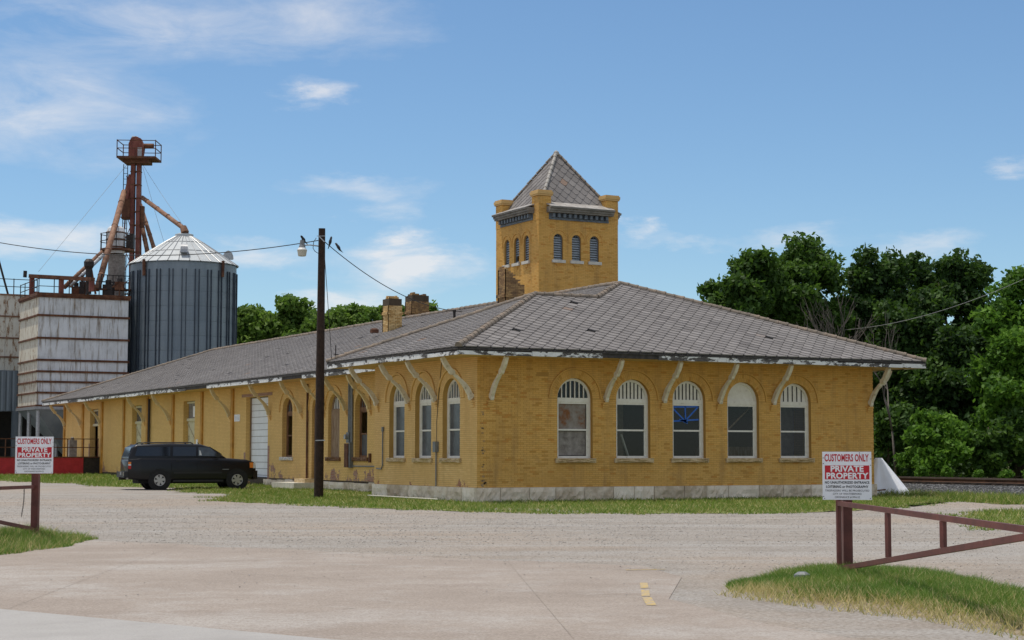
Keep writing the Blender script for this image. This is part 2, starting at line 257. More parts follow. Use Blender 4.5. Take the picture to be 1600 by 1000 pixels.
    c = t.ramp(n, (.28, (.265, .222, .185)), (.5, (.32, .273, .232)), (.72, (.37, .325, .283))); c = t.mix(t.ramp(s2, (.48, 0.0), (.7, .5)), c, (.28, .235, .20)); tk = t.N.new('ShaderNodeMapping'); tk.inputs['Rotation'].default_value = (0, 0, .49); t.L.new(t.geo.outputs['Position'], tk.inputs['Vector']); c = t.mix(t.ramp(t.noise(.7, 7, .65, vec=t.pos(.12, 1.6, 1, src=tk.outputs[0])), (.50, 0.0), (.66, .55)), c, (.27, .225, .19)); c = t.mix(t.ramp(t.noise(2.2, 4, .6), (.68, 0.0), (.76, .5)), c, (.16, .135, .115)); c = t.mix(t.ramp(t.noise(.33, 6, .7), (.50, 0.0), (.62, .6)), c, (.42, .395, .365))
    c = t.mix(t.ramp(f, (.36, .6), (.50, 0.0)), c, (.19, .155, .128)); c = t.mix(t.ramp(f, (.53, 0.0), (.68, .55)), c, (.47, .42, .375)); g5 = t.noise(9, 6, .75); c = t.mix(t.ramp(g5, (.36, .4), (.48, 0.0)), c, (.235, .198, .168)); t.set(color=c, rough=.9, spec=.2, normal=t.bump(ag, .3, .006))
    t = NT('road_concrete'); n = t.noise(.6, 7, .65); f = t.noise(45, 4, .7); c = t.ramp(n, (.3, (.32, .305, .287)), (.7, (.405, .39, .37))); c = t.mix(t.ramp(f, (.36, .5), (.50, 0.0)), c, (.23, .215, .2)); c = t.mix(t.ramp(t.noise(1.5, 7, .7), (.5, 0.0), (.7, .4)), c, (.27, .255, .238)); t.set(color=c, rough=.9, normal=t.bump(t.noise(110, 3), .3, .006))
    simple('joint_filler', (.245, .21, .18), .95, var=.3)
    t = NT('yellow_paint'); n = t.noise(9, 8, .75, vec=t.pos(1, 3, 1)); t.set(color=t.ramp(n, (.45, (.33, .28, .23)), (.58, (.55, .38, .08))), rough=.8)
    t = NT('soil'); n = t.noise(1.3, 7, .7); t.set(color=t.ramp(n, (.28, (.15, .12, .07)), (.5, (.25, .20, .13)), (.75, (.36, .30, .22))), rough=.95, normal=t.bump(t.noise(9, 6), .7, .05))
    t = NT('turf'); n = t.noise(1.1, 7, .7); t.set(color=t.ramp(n, (.28, (.10, .14, .028)), (.5, (.17, .19, .05)), (.75, (.30, .26, .11))), rough=.95, normal=t.bump(t.noise(14, 6), .8, .05))
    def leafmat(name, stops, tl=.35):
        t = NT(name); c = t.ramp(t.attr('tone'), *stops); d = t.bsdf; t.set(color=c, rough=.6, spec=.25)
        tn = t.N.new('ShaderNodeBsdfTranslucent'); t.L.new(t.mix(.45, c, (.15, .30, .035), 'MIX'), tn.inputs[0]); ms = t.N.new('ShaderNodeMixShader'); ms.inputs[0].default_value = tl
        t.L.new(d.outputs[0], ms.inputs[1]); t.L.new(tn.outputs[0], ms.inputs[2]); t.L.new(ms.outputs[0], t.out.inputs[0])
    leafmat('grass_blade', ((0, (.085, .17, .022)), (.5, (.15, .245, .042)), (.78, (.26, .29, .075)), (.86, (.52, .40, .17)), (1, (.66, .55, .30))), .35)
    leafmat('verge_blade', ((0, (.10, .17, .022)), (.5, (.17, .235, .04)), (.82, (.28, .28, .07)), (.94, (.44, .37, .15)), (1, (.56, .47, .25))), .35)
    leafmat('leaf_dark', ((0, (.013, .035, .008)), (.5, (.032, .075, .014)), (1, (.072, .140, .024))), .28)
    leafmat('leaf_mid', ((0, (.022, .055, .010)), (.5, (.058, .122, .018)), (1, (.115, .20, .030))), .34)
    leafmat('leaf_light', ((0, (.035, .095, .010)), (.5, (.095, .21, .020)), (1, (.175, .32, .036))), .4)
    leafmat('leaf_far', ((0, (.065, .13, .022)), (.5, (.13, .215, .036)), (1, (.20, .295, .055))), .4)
    simple('bark', (.075, .058, .043), .95, var=.4, scale=5, bump=.5); simple('grey_bark', (.125, .108, .092), .95, var=.35, scale=5)
    t = NT('ballast_stone'); t.set(color=t.ramp(t.attr('tone'), (0, (.05, .052, .056)), (.5, (.115, .118, .122)), (.85, (.20, .20, .20)), (1, (.48, .46, .42))), rough=.85)
    t = NT('pebble'); t.set(color=t.ramp(t.attr('tone'), (0, (.19, .165, .14)), (.4, (.32, .285, .25)), (.8, (.42, .39, .36)), (1, (.54, .52, .49))), rough=.9)
    t = NT('rail_steel'); t.set(color=t.ramp(t.noise(3, 5), (.3, (.055, .028, .017)), (.7, (.12, .06, .033))), rough=.7, metal=.2); simple('rail_head', (.20, .16, .14), .4, metal=.5, var=.2); simple('sleeper_timber', (.055, .04, .03), .95, var=.4)
mats()

# ------------------------------------------------------------------ geometry kit
WLOC = {}
def tag(o, label=None, cat=None, group=None, kind=None):
    if label: o['label'] = label
    if cat: o['category'] = cat
    if group: o['group'] = group
    if kind: o['kind'] = kind
    return o
def thing(name, loc, label, cat, group=None, rotz=0.0):
    o = bpy.data.objects.new(name, None); COL.objects.link(o); o.empty_display_size = .3
    o.location = loc; o.rotation_euler = (0, 0, rotz); WLOC[o.name] = Vector(loc); return tag(o, label, cat, group)
class MB:
    def __init__(s): s.v = []; s.f = []; s.t = []; s.tone = 0.5
    def add(s, vs, fs, tone=None):
        b = len(s.v); s.v += [tuple(p) for p in vs]; s.f += [tuple(i + b for i in f) for f in fs]; s.t += [s.tone if tone is None else tone] * len(fs); return s
    def poly(s, pts, tone=None): return s.add(pts, [tuple(range(len(pts)))], tone)
    def box(s, a, b, tone=None):
        x0, y0, z0 = a; x1, y1, z1 = b
        return s.add([(x0, y0, z0), (x1, y0, z0), (x1, y1, z0), (x0, y1, z0), (x0, y0, z1), (x1, y0, z1), (x1, y1, z1), (x0, y1, z1)],
                     [(0, 3, 2, 1), (4, 5, 6, 7), (0, 1, 5, 4), (1, 2, 6, 5), (2, 3, 7, 6), (3, 0, 4, 7)], tone)
    def obox(s, o, ex, ey, ez, tone=None):
        """box from corner o with edge vectors"""
        o, ex, ey, ez = map(Vector, (o, ex, ey, ez))
        return s.add([o, o + ex, o + ex + ey, o + ey, o + ez, o + ex + ez, o + ex + ey + ez, o + ey + ez], [(0, 3, 2, 1), (4, 5, 6, 7), (0, 1, 5, 4), (1, 2, 6, 5), (2, 3, 7, 6), (3, 0, 4, 7)], tone)
    def prism(s, pts, ext, tone=None):
        n = len(pts); e = Vector(ext); p = [Vector(q) for q in pts]; b = [q + e for q in p]
        return s.add(p + b, [tuple(range(n - 1, -1, -1)), tuple(range(n, 2 * n))] + [(i, (i + 1) % n, n + (i + 1) % n, n + i) for i in range(n)], tone)
    def tube(s, pts, r, n=8, cap=True, tone=None):
        pts = [Vector(p) for p in pts]; k = len(pts); rr = r if isinstance(r, (list, tuple)) else [r] * k
        vs = []; fs = []; prev = None
        for i, p in enumerate(pts):
            d = (pts[min(i + 1, k - 1)] - pts[max(i - 1, 0)]).normalized()
            a = prev if prev is not None else (Vector((0, 0, 1)) if abs(d.z) < .9 else Vector((1, 0, 0)))
            a = (a - d * a.dot(d)).normalized(); b = d.cross(a); prev = a
            for j in range(n):
                an = 2 * math.pi * j / n; vs.append(p + (a * math.cos(an) + b * math.sin(an)) * rr[i])
        for i in range(k - 1):
            for j in range(n): fs.append((i * n + j, i * n + (j + 1) % n, (i + 1) * n + (j + 1) % n, (i + 1) * n + j))
        if cap: fs += [tuple(range(n - 1, -1, -1)), tuple((k - 1) * n + j for j in range(n))]
        return s.add(vs, fs, tone)
    def bar(s, a, b, w, h=None, tone=None):
        """square bar between two points"""
        a, b = Vector(a), Vector(b); d = (b - a).normalized(); h = h or w
        u = Vector((0, 0, 1)) if abs(d.z) < .95 else Vector((1, 0, 0)); sd = d.cross(u).normalized(); u = sd.cross(d)
        return s.obox(a - sd * w / 2 - u * h / 2, b - a, sd * w, u * h, tone)
    def lathe(s, prof, c=(0, 0, 0), n=16, cap=True, a0=0, tone=None):
        vs = []; fs = []
        for r, z in prof:
            for j in range(n): an = a0 + 2 * math.pi * j / n; vs.append((c[0] + r * math.cos(an), c[1] + r * math.sin(an), c[2] + z))
        for i in range(len(prof) - 1):
            for j in range(n): fs.append((i * n + j, i * n + (j + 1) % n, (i + 1) * n + (j + 1) % n, (i + 1) * n + j))
        if cap: fs += [tuple(range(n - 1, -1, -1)), tuple((len(prof) - 1) * n + j for j in range(n))]
        return s.add(vs, fs, tone)
    def mesh(s, name, off, smooth=False, fix=True):
        me = bpy.data.meshes.new(name); ov = Vector(off)
        me.from_pydata([(p[0] - ov.x, p[1] - ov.y, p[2] - ov.z) for p in s.v], [], s.f)
        a = me.attributes.new('tone', 'FLOAT', 'FACE'); a.data.foreach_set('value', s.t)
        if fix:
            bm = bmesh.new(); bm.from_mesh(me); bmesh.ops.recalc_face_normals(bm, faces=bm.faces); bm.to_mesh(me); bm.free()
        if smooth: me.shade_smooth()
        return me
    def build(s, name, mat, parent=None, local=False, smooth=False, fix=True, kind=None, origin=None):
        """world-space geometry -> object whose origin sits in its own middle (or, local=True, in the parent's frame)"""
        vs = np.array(s.v, float); c = Vector((vs[:, 0].mean(), vs[:, 1].mean(), vs[:, 2].min())) if origin is None else Vector(origin)
        me = s.mesh(name, c, smooth, fix); me.materials.append(MAT[mat] if isinstance(mat, str) else mat)
        o = bpy.data.objects.new(name, me); COL.objects.link(o)
        if parent is not None:
            o.parent = parent; o.location = c if local else c - WLOC[parent.name]; WLOC[o.name] = c if not local else WLOC[parent.name] * 0 + c
            if local: WLOC[o.name] = c
        else: o.location = c; WLOC[o.name] = c
        if kind: o['kind'] = kind
        return o
def inst(src_mesh, name, parent, M=None, loc=None):
    """another object on shared mesh data; M / loc are world-space"""
    o = bpy.data.objects.new(name, src_mesh); COL.objects.link(o); o.parent = parent
    if M is not None: o.matrix_local = Matrix.Translation(-WLOC[parent.name]) @ M
    else: o.location = Vector(loc) - WLOC[parent.name]
    WLOC[o.name] = Vector(loc) if loc is not None else M.translation.copy(); return o
def arrays_obj(name, mat, verts, faces, tone, parent=None, kind='stuff', loc=(0, 0, 0)):
    """numpy verts (n,3) and equal-sided faces (m,k)"""
    me = bpy.data.meshes.new(name); nv, (nf, k) = len(verts), faces.shape
    me.vertices.add(nv); me.vertices.foreach_set('co', (verts - np.array(loc)).astype(np.float32).ravel())
    me.loops.add(nf * k); me.loops.foreach_set('vertex_index', faces.astype(np.int32).ravel())
    me.polygons.add(nf); me.polygons.foreach_set('loop_start', np.arange(0, nf * k, k, dtype=np.int32))
    a = me.attributes.new('tone', 'FLOAT', 'FACE'); a.data.foreach_set('value', tone.astype(np.float32))
    me.update(calc_edges=True); me.materials.append(MAT[mat])
    o = bpy.data.objects.new(name, me); COL.objects.link(o)
    if parent is not None: o.parent = parent; o.location = Vector(loc) - WLOC[parent.name]
    else: o.location = loc
    WLOC[o.name] = Vector(loc)
    if kind: o['kind'] = kind
    return o
def sm(a, b, x): t = min(1, max(0, (x - a) / (b - a))); return t * t * (3 - 2 * t)
def inpoly(x, y, P):
    c = False; n = len(P)
    for i in range(n):
        (x0, y0), (x1, y1) = P[i], P[i - 1]
        if (y0 > y) != (y1 > y) and x < (x1 - x0) * (y - y0) / (y1 - y0) + x0: c = not c
    return c
def edist(x, y, P):
    d = 1e9
    for i in range(len(P)):
        (x0, y0), (x1, y1) = P[i - 1], P[i]; dx, dy = x1 - x0, y1 - y0; t = min(1, max(0, ((x - x0) * dx + (y - y0) * dy) / (dx * dx + dy * dy + 1e-12)))
        d = min(d, math.hypot(x - x0 - t * dx, y - y0 - t * dy))
    return d

# ------------------------------------------------------------------ ground
MOUND_R = [(-14.1, -33.8), (-12.8, -32.6), (-11.4, -31.3), (-10.4, -31.0), (-9.8, -32.2), (-10.6, -34.2), (-11.4, -36.0), (-12.6, -38.6), (-14.2, -41.5), (-15.2, -41.0), (-14.5, -38.9), (-14.1, -37.0), (-14.2, -35.5)]
MOUND_L = [(-19.9, -23.0), (-18.6, -21.3), (-17.55, -19.4), (-17.1, -18.3), (-17.6, -17.6), (-18.6, -17.6), (-20.2, -19.0), (-22, -21.0), (-23.5, -23.5), (-22, -24.5)]
def gz(x, y, mound=True):
    z = .0062 * max(0, y - 9) if y < 70 else .0062 * 61
    z *= 1 - sm(14, 22, x)
    for P, h, k in ((MOUND_R, .06, .9), (MOUND_L, .17, 1.0)):
        if mound and -26 < x < -8 and -43 < y < -15:
            d = edist(x, y, P)
            if inpoly(x, y, P): z += h * sm(0, k, d)
    return z
def lot_z(x, y): return gz(x, y, False) + .025 * mnoise.noise((x * .25, y * .25, 0)) * sm(-26, -8, y) * (1 - sm(40, 60, y))
def axis(lo, hi, c0, c1, step):
    fine = list(np.arange(c0, c1 + 1e-6, step)); a = [c0]; d = step
    while a[-1] > lo: d *= 1.35; a.append(max(lo, a[-1] - d))
    b = [c1]; d = step
    while b[-1] < hi: d *= 1.35; b.append(min(hi, b[-1] + d))
    return sorted(set(a[::-1] + fine + b))
def build_ground():
    xs = axis(-2500, 2500, -27, 22, .5); ys = axis(-600, 3500, -46, 62, .5)
    X, Y = np.meshgrid(xs, ys); V = np.stack([X.ravel(), Y.ravel(), np.array([lot_z(x, y) for x, y in zip(X.ravel(), Y.ravel())])], 1)
    nx = len(xs); idx = np.arange(len(xs) * len(ys)).reshape(len(ys), nx)
    F = np.stack([idx[:-1, :-1], idx[:-1, 1:], idx[1:, 1:], idx[1:, :-1]], -1).reshape(-1, 4)
    o = arrays_obj('ground', 'gravel_ground', V, F, np.full(len(F), .5), kind='structure'); o.data.shade_smooth()
build_ground()
def sheet(name, poly, dz, mat, parent=None, kind=None, step=.6, jag=0.0, zf=gz):
    """ground-hugging sheet with a slightly wandering edge"""
    pts = []
    for i in range(len(poly)):
        a, b = Vector(poly[i - 1]), Vector(poly[i]); n = max(1, int((b - a).length / step))
        for j in range(n):
            p = a.lerp(b, j / n)
            if jag: p += Vector((mnoise.noise((p.x * .9, p.y * .9, 3)), mnoise.noise((p.x * .9, p.y * .9, 9)))) * jag
            pts.append(p)
    bm = bmesh.new(); c = sum(pts, Vector((0, 0))) / len(pts)
    f = bm.faces.new([bm.verts.new((p.x, p.y, 0)) for p in pts]); bmesh.ops.triangulate(bm, faces=[f])
    if step < 2:
        for _ in range(2):
            es = [e for e in bm.edges if e.calc_length() > 1.6]
            if es: bmesh.ops.subdivide_edges(bm, edges=es, cuts=1); bmesh.ops.triangulate(bm, faces=bm.faces)
    for v in bm.verts: v.co.z = zf(v.co.x, v.co.y) + dz
    bmesh.ops.recalc_face_normals(bm, faces=bm.faces)
    if sum(f.normal.z for f in bm.faces) < 0: bmesh.ops.reverse_faces(bm, faces=bm.faces)
    me = bpy.data.meshes.new(name); bm.to_mesh(me); bm.free(); me.materials.append(MAT[mat]); me.shade_smooth()
    o = bpy.data.objects.new(name, me); COL.objects.link(o); WLOC[o.name] = Vector((0, 0, 0))
    if parent: o.parent = parent
    if kind: o['kind'] = kind
    return o
# concrete apron laid in slabs, street beyond it
RD = Vector((.405, -.914)); JD = Vector((.42, .9075))            # along the street / along the slab joints
def rp(a, b): p = Vector((-21.0, -33.2)) + RD * a + JD * b; return (p.x, p.y)
def ragged():
    raw = [(-19.5, -18.0), (-17.2, -18.6), (-15.4, -22.6), (-14.3, -25.1), (-13.2, -27.4), (-12.2, -29.2), (-12.95, -31.3), (-14.9, -34.0), (-15.6, -36.6), (-15.9, -40.2)]; out = []
    for a, b in zip(raw[:-1], raw[1:]):
        a, b = Vector(a), Vector(b); n = max(1, int((b - a).length / .16))
        for j in range(n): p = a.lerp(b, j / n); k = .55 * mnoise.noise((p.x * .7, p.y * .7, 2)) + .22 * mnoise.noise((p.x * 2.6, p.y * 2.6, 4)) + .06 * mnoise.noise((p.x * 9, p.y * 9, 6)); k *= 0 if p.y < -27.6 else 1; out.append((p.x + .9 * k, p.y + .4 * k))
    return out + [(-17.3, -42.2), (-23.0, -29.0)]
EDGE = ragged()
street = sheet('street', [rp(-60, 0), rp(70, 0), rp(70, -22), rp(-60, -22)], .022, 'road_concrete', kind='structure', step=50, zf=lambda x, y: 0)
drive = sheet('driveway', [*EDGE], .003, 'joint_filler', kind='structure', step=3, zf=lambda x, y: 0)
def clip_poly(P, a, n):
    out = []
    for i in range(len(P)):
        p, q = Vector(P[i - 1]), Vector(P[i]); dp, dq = (p - a).dot(n), (q - a).dot(n)
        if dp >= 0: out.append((p.x, p.y))
        if (dp >= 0) != (dq >= 0): r = p.lerp(q, dp / (dp - dq)); out.append((r.x, r.y))
    return out
def slabs():
    out = [*EDGE]
    NJ = Vector((JD.y, -JD.x)); NR = Vector((-RD.y, RD.x))
    cuts = [-40, -1.4, 3.95, 40]; rows = [-40, 5.05, 40]
    base = Vector((-20.67, -33.79)); k = 0
    for i in range(len(cuts) - 1):
        for j in range(len(rows) - 1):
            P = out
            P = clip_poly(P, base + NJ * (cuts[i] + .0025), NJ); P = clip_poly(P, base + NJ * (cuts[i + 1] - .0025), -NJ) if P else P
            P = clip_poly(P, base + NR * (rows[j] + .003), NR) if P else P; P = clip_poly(P, base + NR * (rows[j + 1] - .003), -NR) if P else P
            if len(P) >= 3: sheet('concrete_slab', P, .007, 'driveway_concrete', drive, step=1.9, jag=0, zf=lambda x, y: 0)
slabs()
def ground_marks():
    m = MB()
    for (a, b, w) in (((-13.92, -31.95), (-14.35, -32.65), .09), ((-14.5, -32.9), (-14.95, -33.62), .09), ((-15.02, -33.75), (-15.5, -34.6), .10), ((-12.9, -29.9), (-12.35, -30.0), .09)):
        a, b = Vector(a), Vector(b); n = (b - a).normalized(); n = Vector((-n.y, n.x)) * w / 2
        m.poly([(*(a - n), .0115), (*(b - n), .0115), (*(b + n), .0115), (*(a + n), .0115)])
        o = m.build('painted_stripe', 'yellow_paint', drive); m = MB()
ground_marks()

# ------------------------------------------------------------------ depot walls
DEPOT = thing('depot_building', (0, 0, 0), 'long yellow brick railway depot with grey slate roof and square tower', 'building')
class Frame:
    """wall frame: u along the wall, z up, d into the wall"""
    def __init__(s, o, u, d): s.o, s.u, s.d = Vector(o), Vector(u), Vector(d)
    def __call__(s, u, z, d=0.0): return s.o + s.u * u + s.d * d + Vector((0, 0, z))
FA = Frame((0, 0, 0), (1, 0, 0), (0, 1, 0)); FB = Frame((0, 0, 0), (0, 1, 0), (1, 0, 0)); XF = 1.95
FF = Frame((XF, 0, 0), (0, 1, 0), (1, 0, 0)); TX, TY, TS = 11.4, 16.61, 4.05
FTF = Frame((TX, TY, 0), (1, 0, 0), (0, 1, 0)); FTL = Frame((TX, TY, 0), (0, 1, 0), (1, 0, 0))
HW, HL, FE = 16.11, 8.19, 62.6
def fbox(mb, F, u0, u1, z0, z1, d0, d1, tone=None):
    c = [F(u, z, d) for u, z, d in ((u0, z0, d0), (u1, z0, d0), (u1, z0, d1), (u0, z0, d1), (u0, z1, d0), (u1, z1, d0), (u1, z1, d1), (u0, z1, d1))]
    return mb.add(c, [(0, 3, 2, 1), (4, 5, 6, 7), (0, 1, 5, 4), (1, 2, 6, 5), (2, 3, 7, 6), (3, 0, 4, 7)], tone)
def arc(uc, zs, r, n=14): return [(uc - r * math.cos(math.pi * i / n), zs + r * math.sin(math.pi * i / n)) for i in range(n + 1)]
def wall_mesh(F, u0, u1, z0, z1, ops, depth=.3):
    """sheet with openings (uc, r, zb, zs, arched) and their reveals"""
    m = MB(); ops = sorted(ops); cur = u0
    for uc, r, zb, zs, ar in ops:
        m.poly([F(cur, z0), F(uc - r, z0), F(uc - r, z1), F(cur, z1)])
        if zb > z0: m.poly([F(uc - r, z0), F(uc + r, z0), F(uc + r, zb), F(uc - r, zb)])
        top = arc(uc, zs, r) if ar else [(uc - r, zs), (uc + r, zs)]
        for (a, za), (b, zb2) in zip(top[:-1], top[1:]): m.poly([F(a, za), F(b, zb2), F(b, z1), F(a, z1)])
        ring = [(uc - r, zb)] + top + [(uc + r, zb)]
        for i in range(len(ring)):
            (a, za), (b, zb2) = ring[i - 1], ring[i]; m.poly([F(a, za), F(b, zb2), F(b, zb2, depth), F(a, za, depth)])
        cur = uc + r
    m.poly([F(cur, z0), F(u1, z0), F(u1, z1), F(cur, z1)]); return m
def brick_spans(F, u0, u1, z0, z1, ops, blocks=(), bw=.225, rh=.0655):
    """yield (a,b,z) for every brick of a running-bond wall"""
    k = 0; z = z0
    while z + rh <= z1 + 1e-6:
        zc = z + rh / 2; bl = []
        for uc, r, zb, zs, ar, hood in ops:
            if zb <= zc < zs: bl.append((uc - r, uc + r))
            elif ar and zs <= zc < zs + hood: h = math.sqrt(max(0, hood ** 2 - (zc - zs) ** 2)); bl.append((uc - h, uc + h))
        for (a, b, c, d) in blocks:
            if c <= zc < d: bl.append((a, b))
        u = u0 - (bw / 2 if k % 2 else 0)
        while u < u1 - .01:
            segs = [(max(u, u0), min(u + bw - .009, u1))]
            for a, b in bl:
                ns = []
                for s, e in segs:
                    if b <= s or a >= e: ns.append((s, e)); continue
                    if a - s > .03: ns.append((s, a))
                    if e - b > .03: ns.append((b, e))
                segs = ns
            for s, e in segs:
                if e - s > .03: yield s, e, z
            u += bw
        z += rh; k += 1
def brick_faces(mb, F, s, e, z, rh, proud, tone):
    c = [F(s, z, -proud), F(e, z, -proud), F(e, z + rh - .009, -proud), F(s, z + rh - .009, -proud), F(s, z, .004), F(e, z, .004), F(e, z + rh - .009, .004), F(s, z + rh - .009, .004)]
    mb.add(c, [(0, 1, 2, 3), (0, 4, 5, 1), (1, 5, 6, 2), (2, 6, 7, 3), (3, 7, 4, 0)], tone)
def tone(): 
    t = random.random(); return min(1, max(0, random.gauss(.55, .2))) if t < .98 else random.choice((.02, .1, .97))
def ring_bricks(mb, F, uc, zs, r0, r1, proud):
    n = int(math.pi * (r0 + r1) / 2 / .072)
    for i in range(n):
        a, b = math.pi * (i + .06) / n, math.pi * (i + .94) / n; P = [(uc - r * math.cos(t), zs + r * math.sin(t)) for r, t in ((r0, a), (r1, a), (r1, b), (r0, b))]
        mb.add([F(u, z, -proud) for u, z in P] + [F(u, z, .004) for u, z in P], [(0, 1, 2, 3), (0, 4, 5, 1), (1, 5, 6, 2), (2, 6, 7, 3), (3, 7, 4, 0)], tone())
def hood(mb, F, uc, zs, r0, r1, proud, leg=.0):
    p0 = arc(uc, zs, r0, 18); p1 = arc(uc, zs, r1, 18)
    if leg: p0 = [(uc - r0, zs - leg)] + p0 + [(uc + r0, zs - leg)]; p1 = [(uc - r1, zs - leg)] + p1 + [(uc + r1, zs - leg)]
    for i in range(len(p0) - 1):
        P = (p0[i], p0[i + 1], p1[i + 1], p1[i]); mb.add([F(u, z, -proud) for u, z in P] + [F(u, z, .01) for u, z in P], [(0, 1, 2, 3), (0, 4, 5, 1), (1, 5, 6, 2), (2, 6, 7, 3), (3, 7, 4, 0)], .42)

ZF, ZT, ZS, SPR, RW = .46, 4.78, 1.40, 3.37, .67
WA = [3.61, 5.866, 8.11, 10.36, 12.62]; WB = [1.888, 4.066, 6.243]
def front_walls():
    opsA = [(u, RW, ZS, SPR, True) for u in WA]; opsB = [(u, RW - .02, ZS, SPR, True) for u in WB]
    wa = wall_mesh(FA, 0, HW, ZF, ZT, opsA).build('front_wall', 'mortar', DEPOT); wb = wall_mesh(FB, 0, HL, ZF, ZT, opsB).build('side_wall', 'painted_mortar', DEPOT)
    for W_, F, L, ops, mat, wins in ((wa, FA, HW, opsA, 'buff_brick', WA), (wb, FB, HL, opsB, 'painted_brick', WB)):
        full = [(*o, 1.0) for o in ops]; blocks = [(u - .77, u + .77, ZS - .15, ZS) for u in wins]
        if F is FA: blocks.append((2.16, 2.61, 4.07, 4.18))
        spans = list(brick_spans(F, 0, L, ZF + .012, ZT, full, blocks)); mb = MB(); rest = spans; singles = []
        if F is FA:                     # the nearest full bricks are objects of their own
            spans.sort(key=lambda s: (CAM - F(s[0], s[2])).length); fulls = [s for s in spans if abs(s[1] - s[0] - .216) < 1e-3 and s[2] > .6]; singles = fulls[:300]; ss = set(singles); rest = [s for s in spans if s not in ss]
        for s, e, z in rest: brick_faces(mb, F, s, e, z, .0655, .007, tone())
        for u in wins:
            r = ops[0][1]; ring_bricks(mb, F, u, SPR, r, r + .13, .008); ring_bricks(mb, F, u, SPR, r + .135, r + .265, .008)
        mb.build('brick_courses', mat, W_, kind='stuff', fix=True)
        for u in wins:
            h = MB(); hood(h, F, u, SPR, .955, 1.0, .05, .0); h.build('hood_mould', mat, W_)
        if singles:
            var = []
            for k in range(14):
                b = MB(); brick_faces(b, FA, -.108, .108, 0, .0655, .007, tone()); me = b.mesh('brick', (0, 0, 0)); me.materials.append(MAT[mat]); var.append(me)
            for s, e, z in singles: inst(random.choice(var), 'brick', W_, loc=F((s + e) / 2, z))
    # iron vent
    v = MB(); fbox(v, FA, 2.17, 2.60, 4.075, 4.175, .005, .03); v.build('vent_grille', 'rust', wa)
    # soot and dirt quoin strip beside the corner: thin mortar smear
    for q in range(26):
        z = random.choice((random.uniform(.5, 1.9), random.uniform(1.5, 2.9))); s = MB(); u = .17 + abs(random.gauss(0, .05)); w = random.uniform(.02, .09); h = random.uniform(.02, .06); c = [(u + w * math.cos(a) * random.uniform(.6, 1), z + h * math.sin(a) * random.uniform(.6, 1)) for a in np.linspace(0, 5.4, 7)]
        s.prism([FA(a, b, -.0095) for a, b in c], (0, .008, 0)); s.build('spalled_patch', 'spall', wa)
    return wa, wb
WALL_A, WALL_B = front_walls()

def plain_walls():
    m = MB(); m.poly([(HW, 0, ZF), (HW, FE, ZF), (HW, FE, ZT), (HW, 0, ZT)]); m.build('track_side_wall', 'painted_brick_far', DEPOT)
    m = MB(); m.poly([(XF, FE, ZF), (HW, FE, ZF), (HW, FE, ZT), (XF, FE, ZT)]); m.build('end_wall', 'painted_brick_far', DEPOT)
    m = MB(); m.poly([(0, HL, ZF), (XF, HL, ZF), (XF, HL, ZT), (0, HL, ZT)]); m.build('return_wall', 'painted_brick_far', DEPOT)
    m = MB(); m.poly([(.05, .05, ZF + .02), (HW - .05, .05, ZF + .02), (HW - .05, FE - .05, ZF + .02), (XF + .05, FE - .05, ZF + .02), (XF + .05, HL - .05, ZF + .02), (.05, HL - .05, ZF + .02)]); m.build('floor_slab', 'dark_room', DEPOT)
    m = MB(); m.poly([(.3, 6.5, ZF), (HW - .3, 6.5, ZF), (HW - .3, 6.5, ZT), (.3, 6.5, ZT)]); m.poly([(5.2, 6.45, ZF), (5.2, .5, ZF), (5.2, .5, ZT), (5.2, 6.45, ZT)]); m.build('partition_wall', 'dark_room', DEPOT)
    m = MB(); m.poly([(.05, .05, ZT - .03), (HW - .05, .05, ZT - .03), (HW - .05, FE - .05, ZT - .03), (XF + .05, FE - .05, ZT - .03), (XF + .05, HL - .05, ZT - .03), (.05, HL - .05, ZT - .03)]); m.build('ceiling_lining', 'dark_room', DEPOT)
plain_walls()

def stone(F, u0, u1, z0, z1, proud, seed, mat, name, parent):
    """rock-faced block: gridded face pushed out unevenly, edges kept"""
    nu, nz = 9, 5; vs = []; rs = random.Random(seed)
    for j in range(nz + 1):
        for i in range(nu + 1):
            e = i in (0, nu) or j in (0, nz); d = -proud + (-rs.random() * .012 if e else -.015 - rs.random() ** 1.5 * .085)
            vs.append(F(u0 + (u1 - u0) * i / nu, z0 + (z1 - z0) * j / nz, d))
    b = len(vs); fs = [(j * (nu + 1) + i, j * (nu + 1) + i + 1, (j + 1) * (nu + 1) + i + 1, (j + 1) * (nu + 1) + i) for j in range(nz) for i in range(nu)]
    vs += [F(u0, z0, .05), F(u1, z0, .05), F(u1, z1, .05), F(u0, z1, .05)]
    tl, tr = nz * (nu + 1), nz * (nu + 1) + nu
    fs += [tuple([tl + i for i in range(nu + 1)] + [b + 2, b + 3]), tuple([j * (nu + 1) for j in range(nz + 1)] + [b + 3, b]), tuple([j * (nu + 1) + nu for j in range(nz + 1)] + [b + 2, b + 1])]
    return MB().add(vs, fs).build(name, mat, parent)
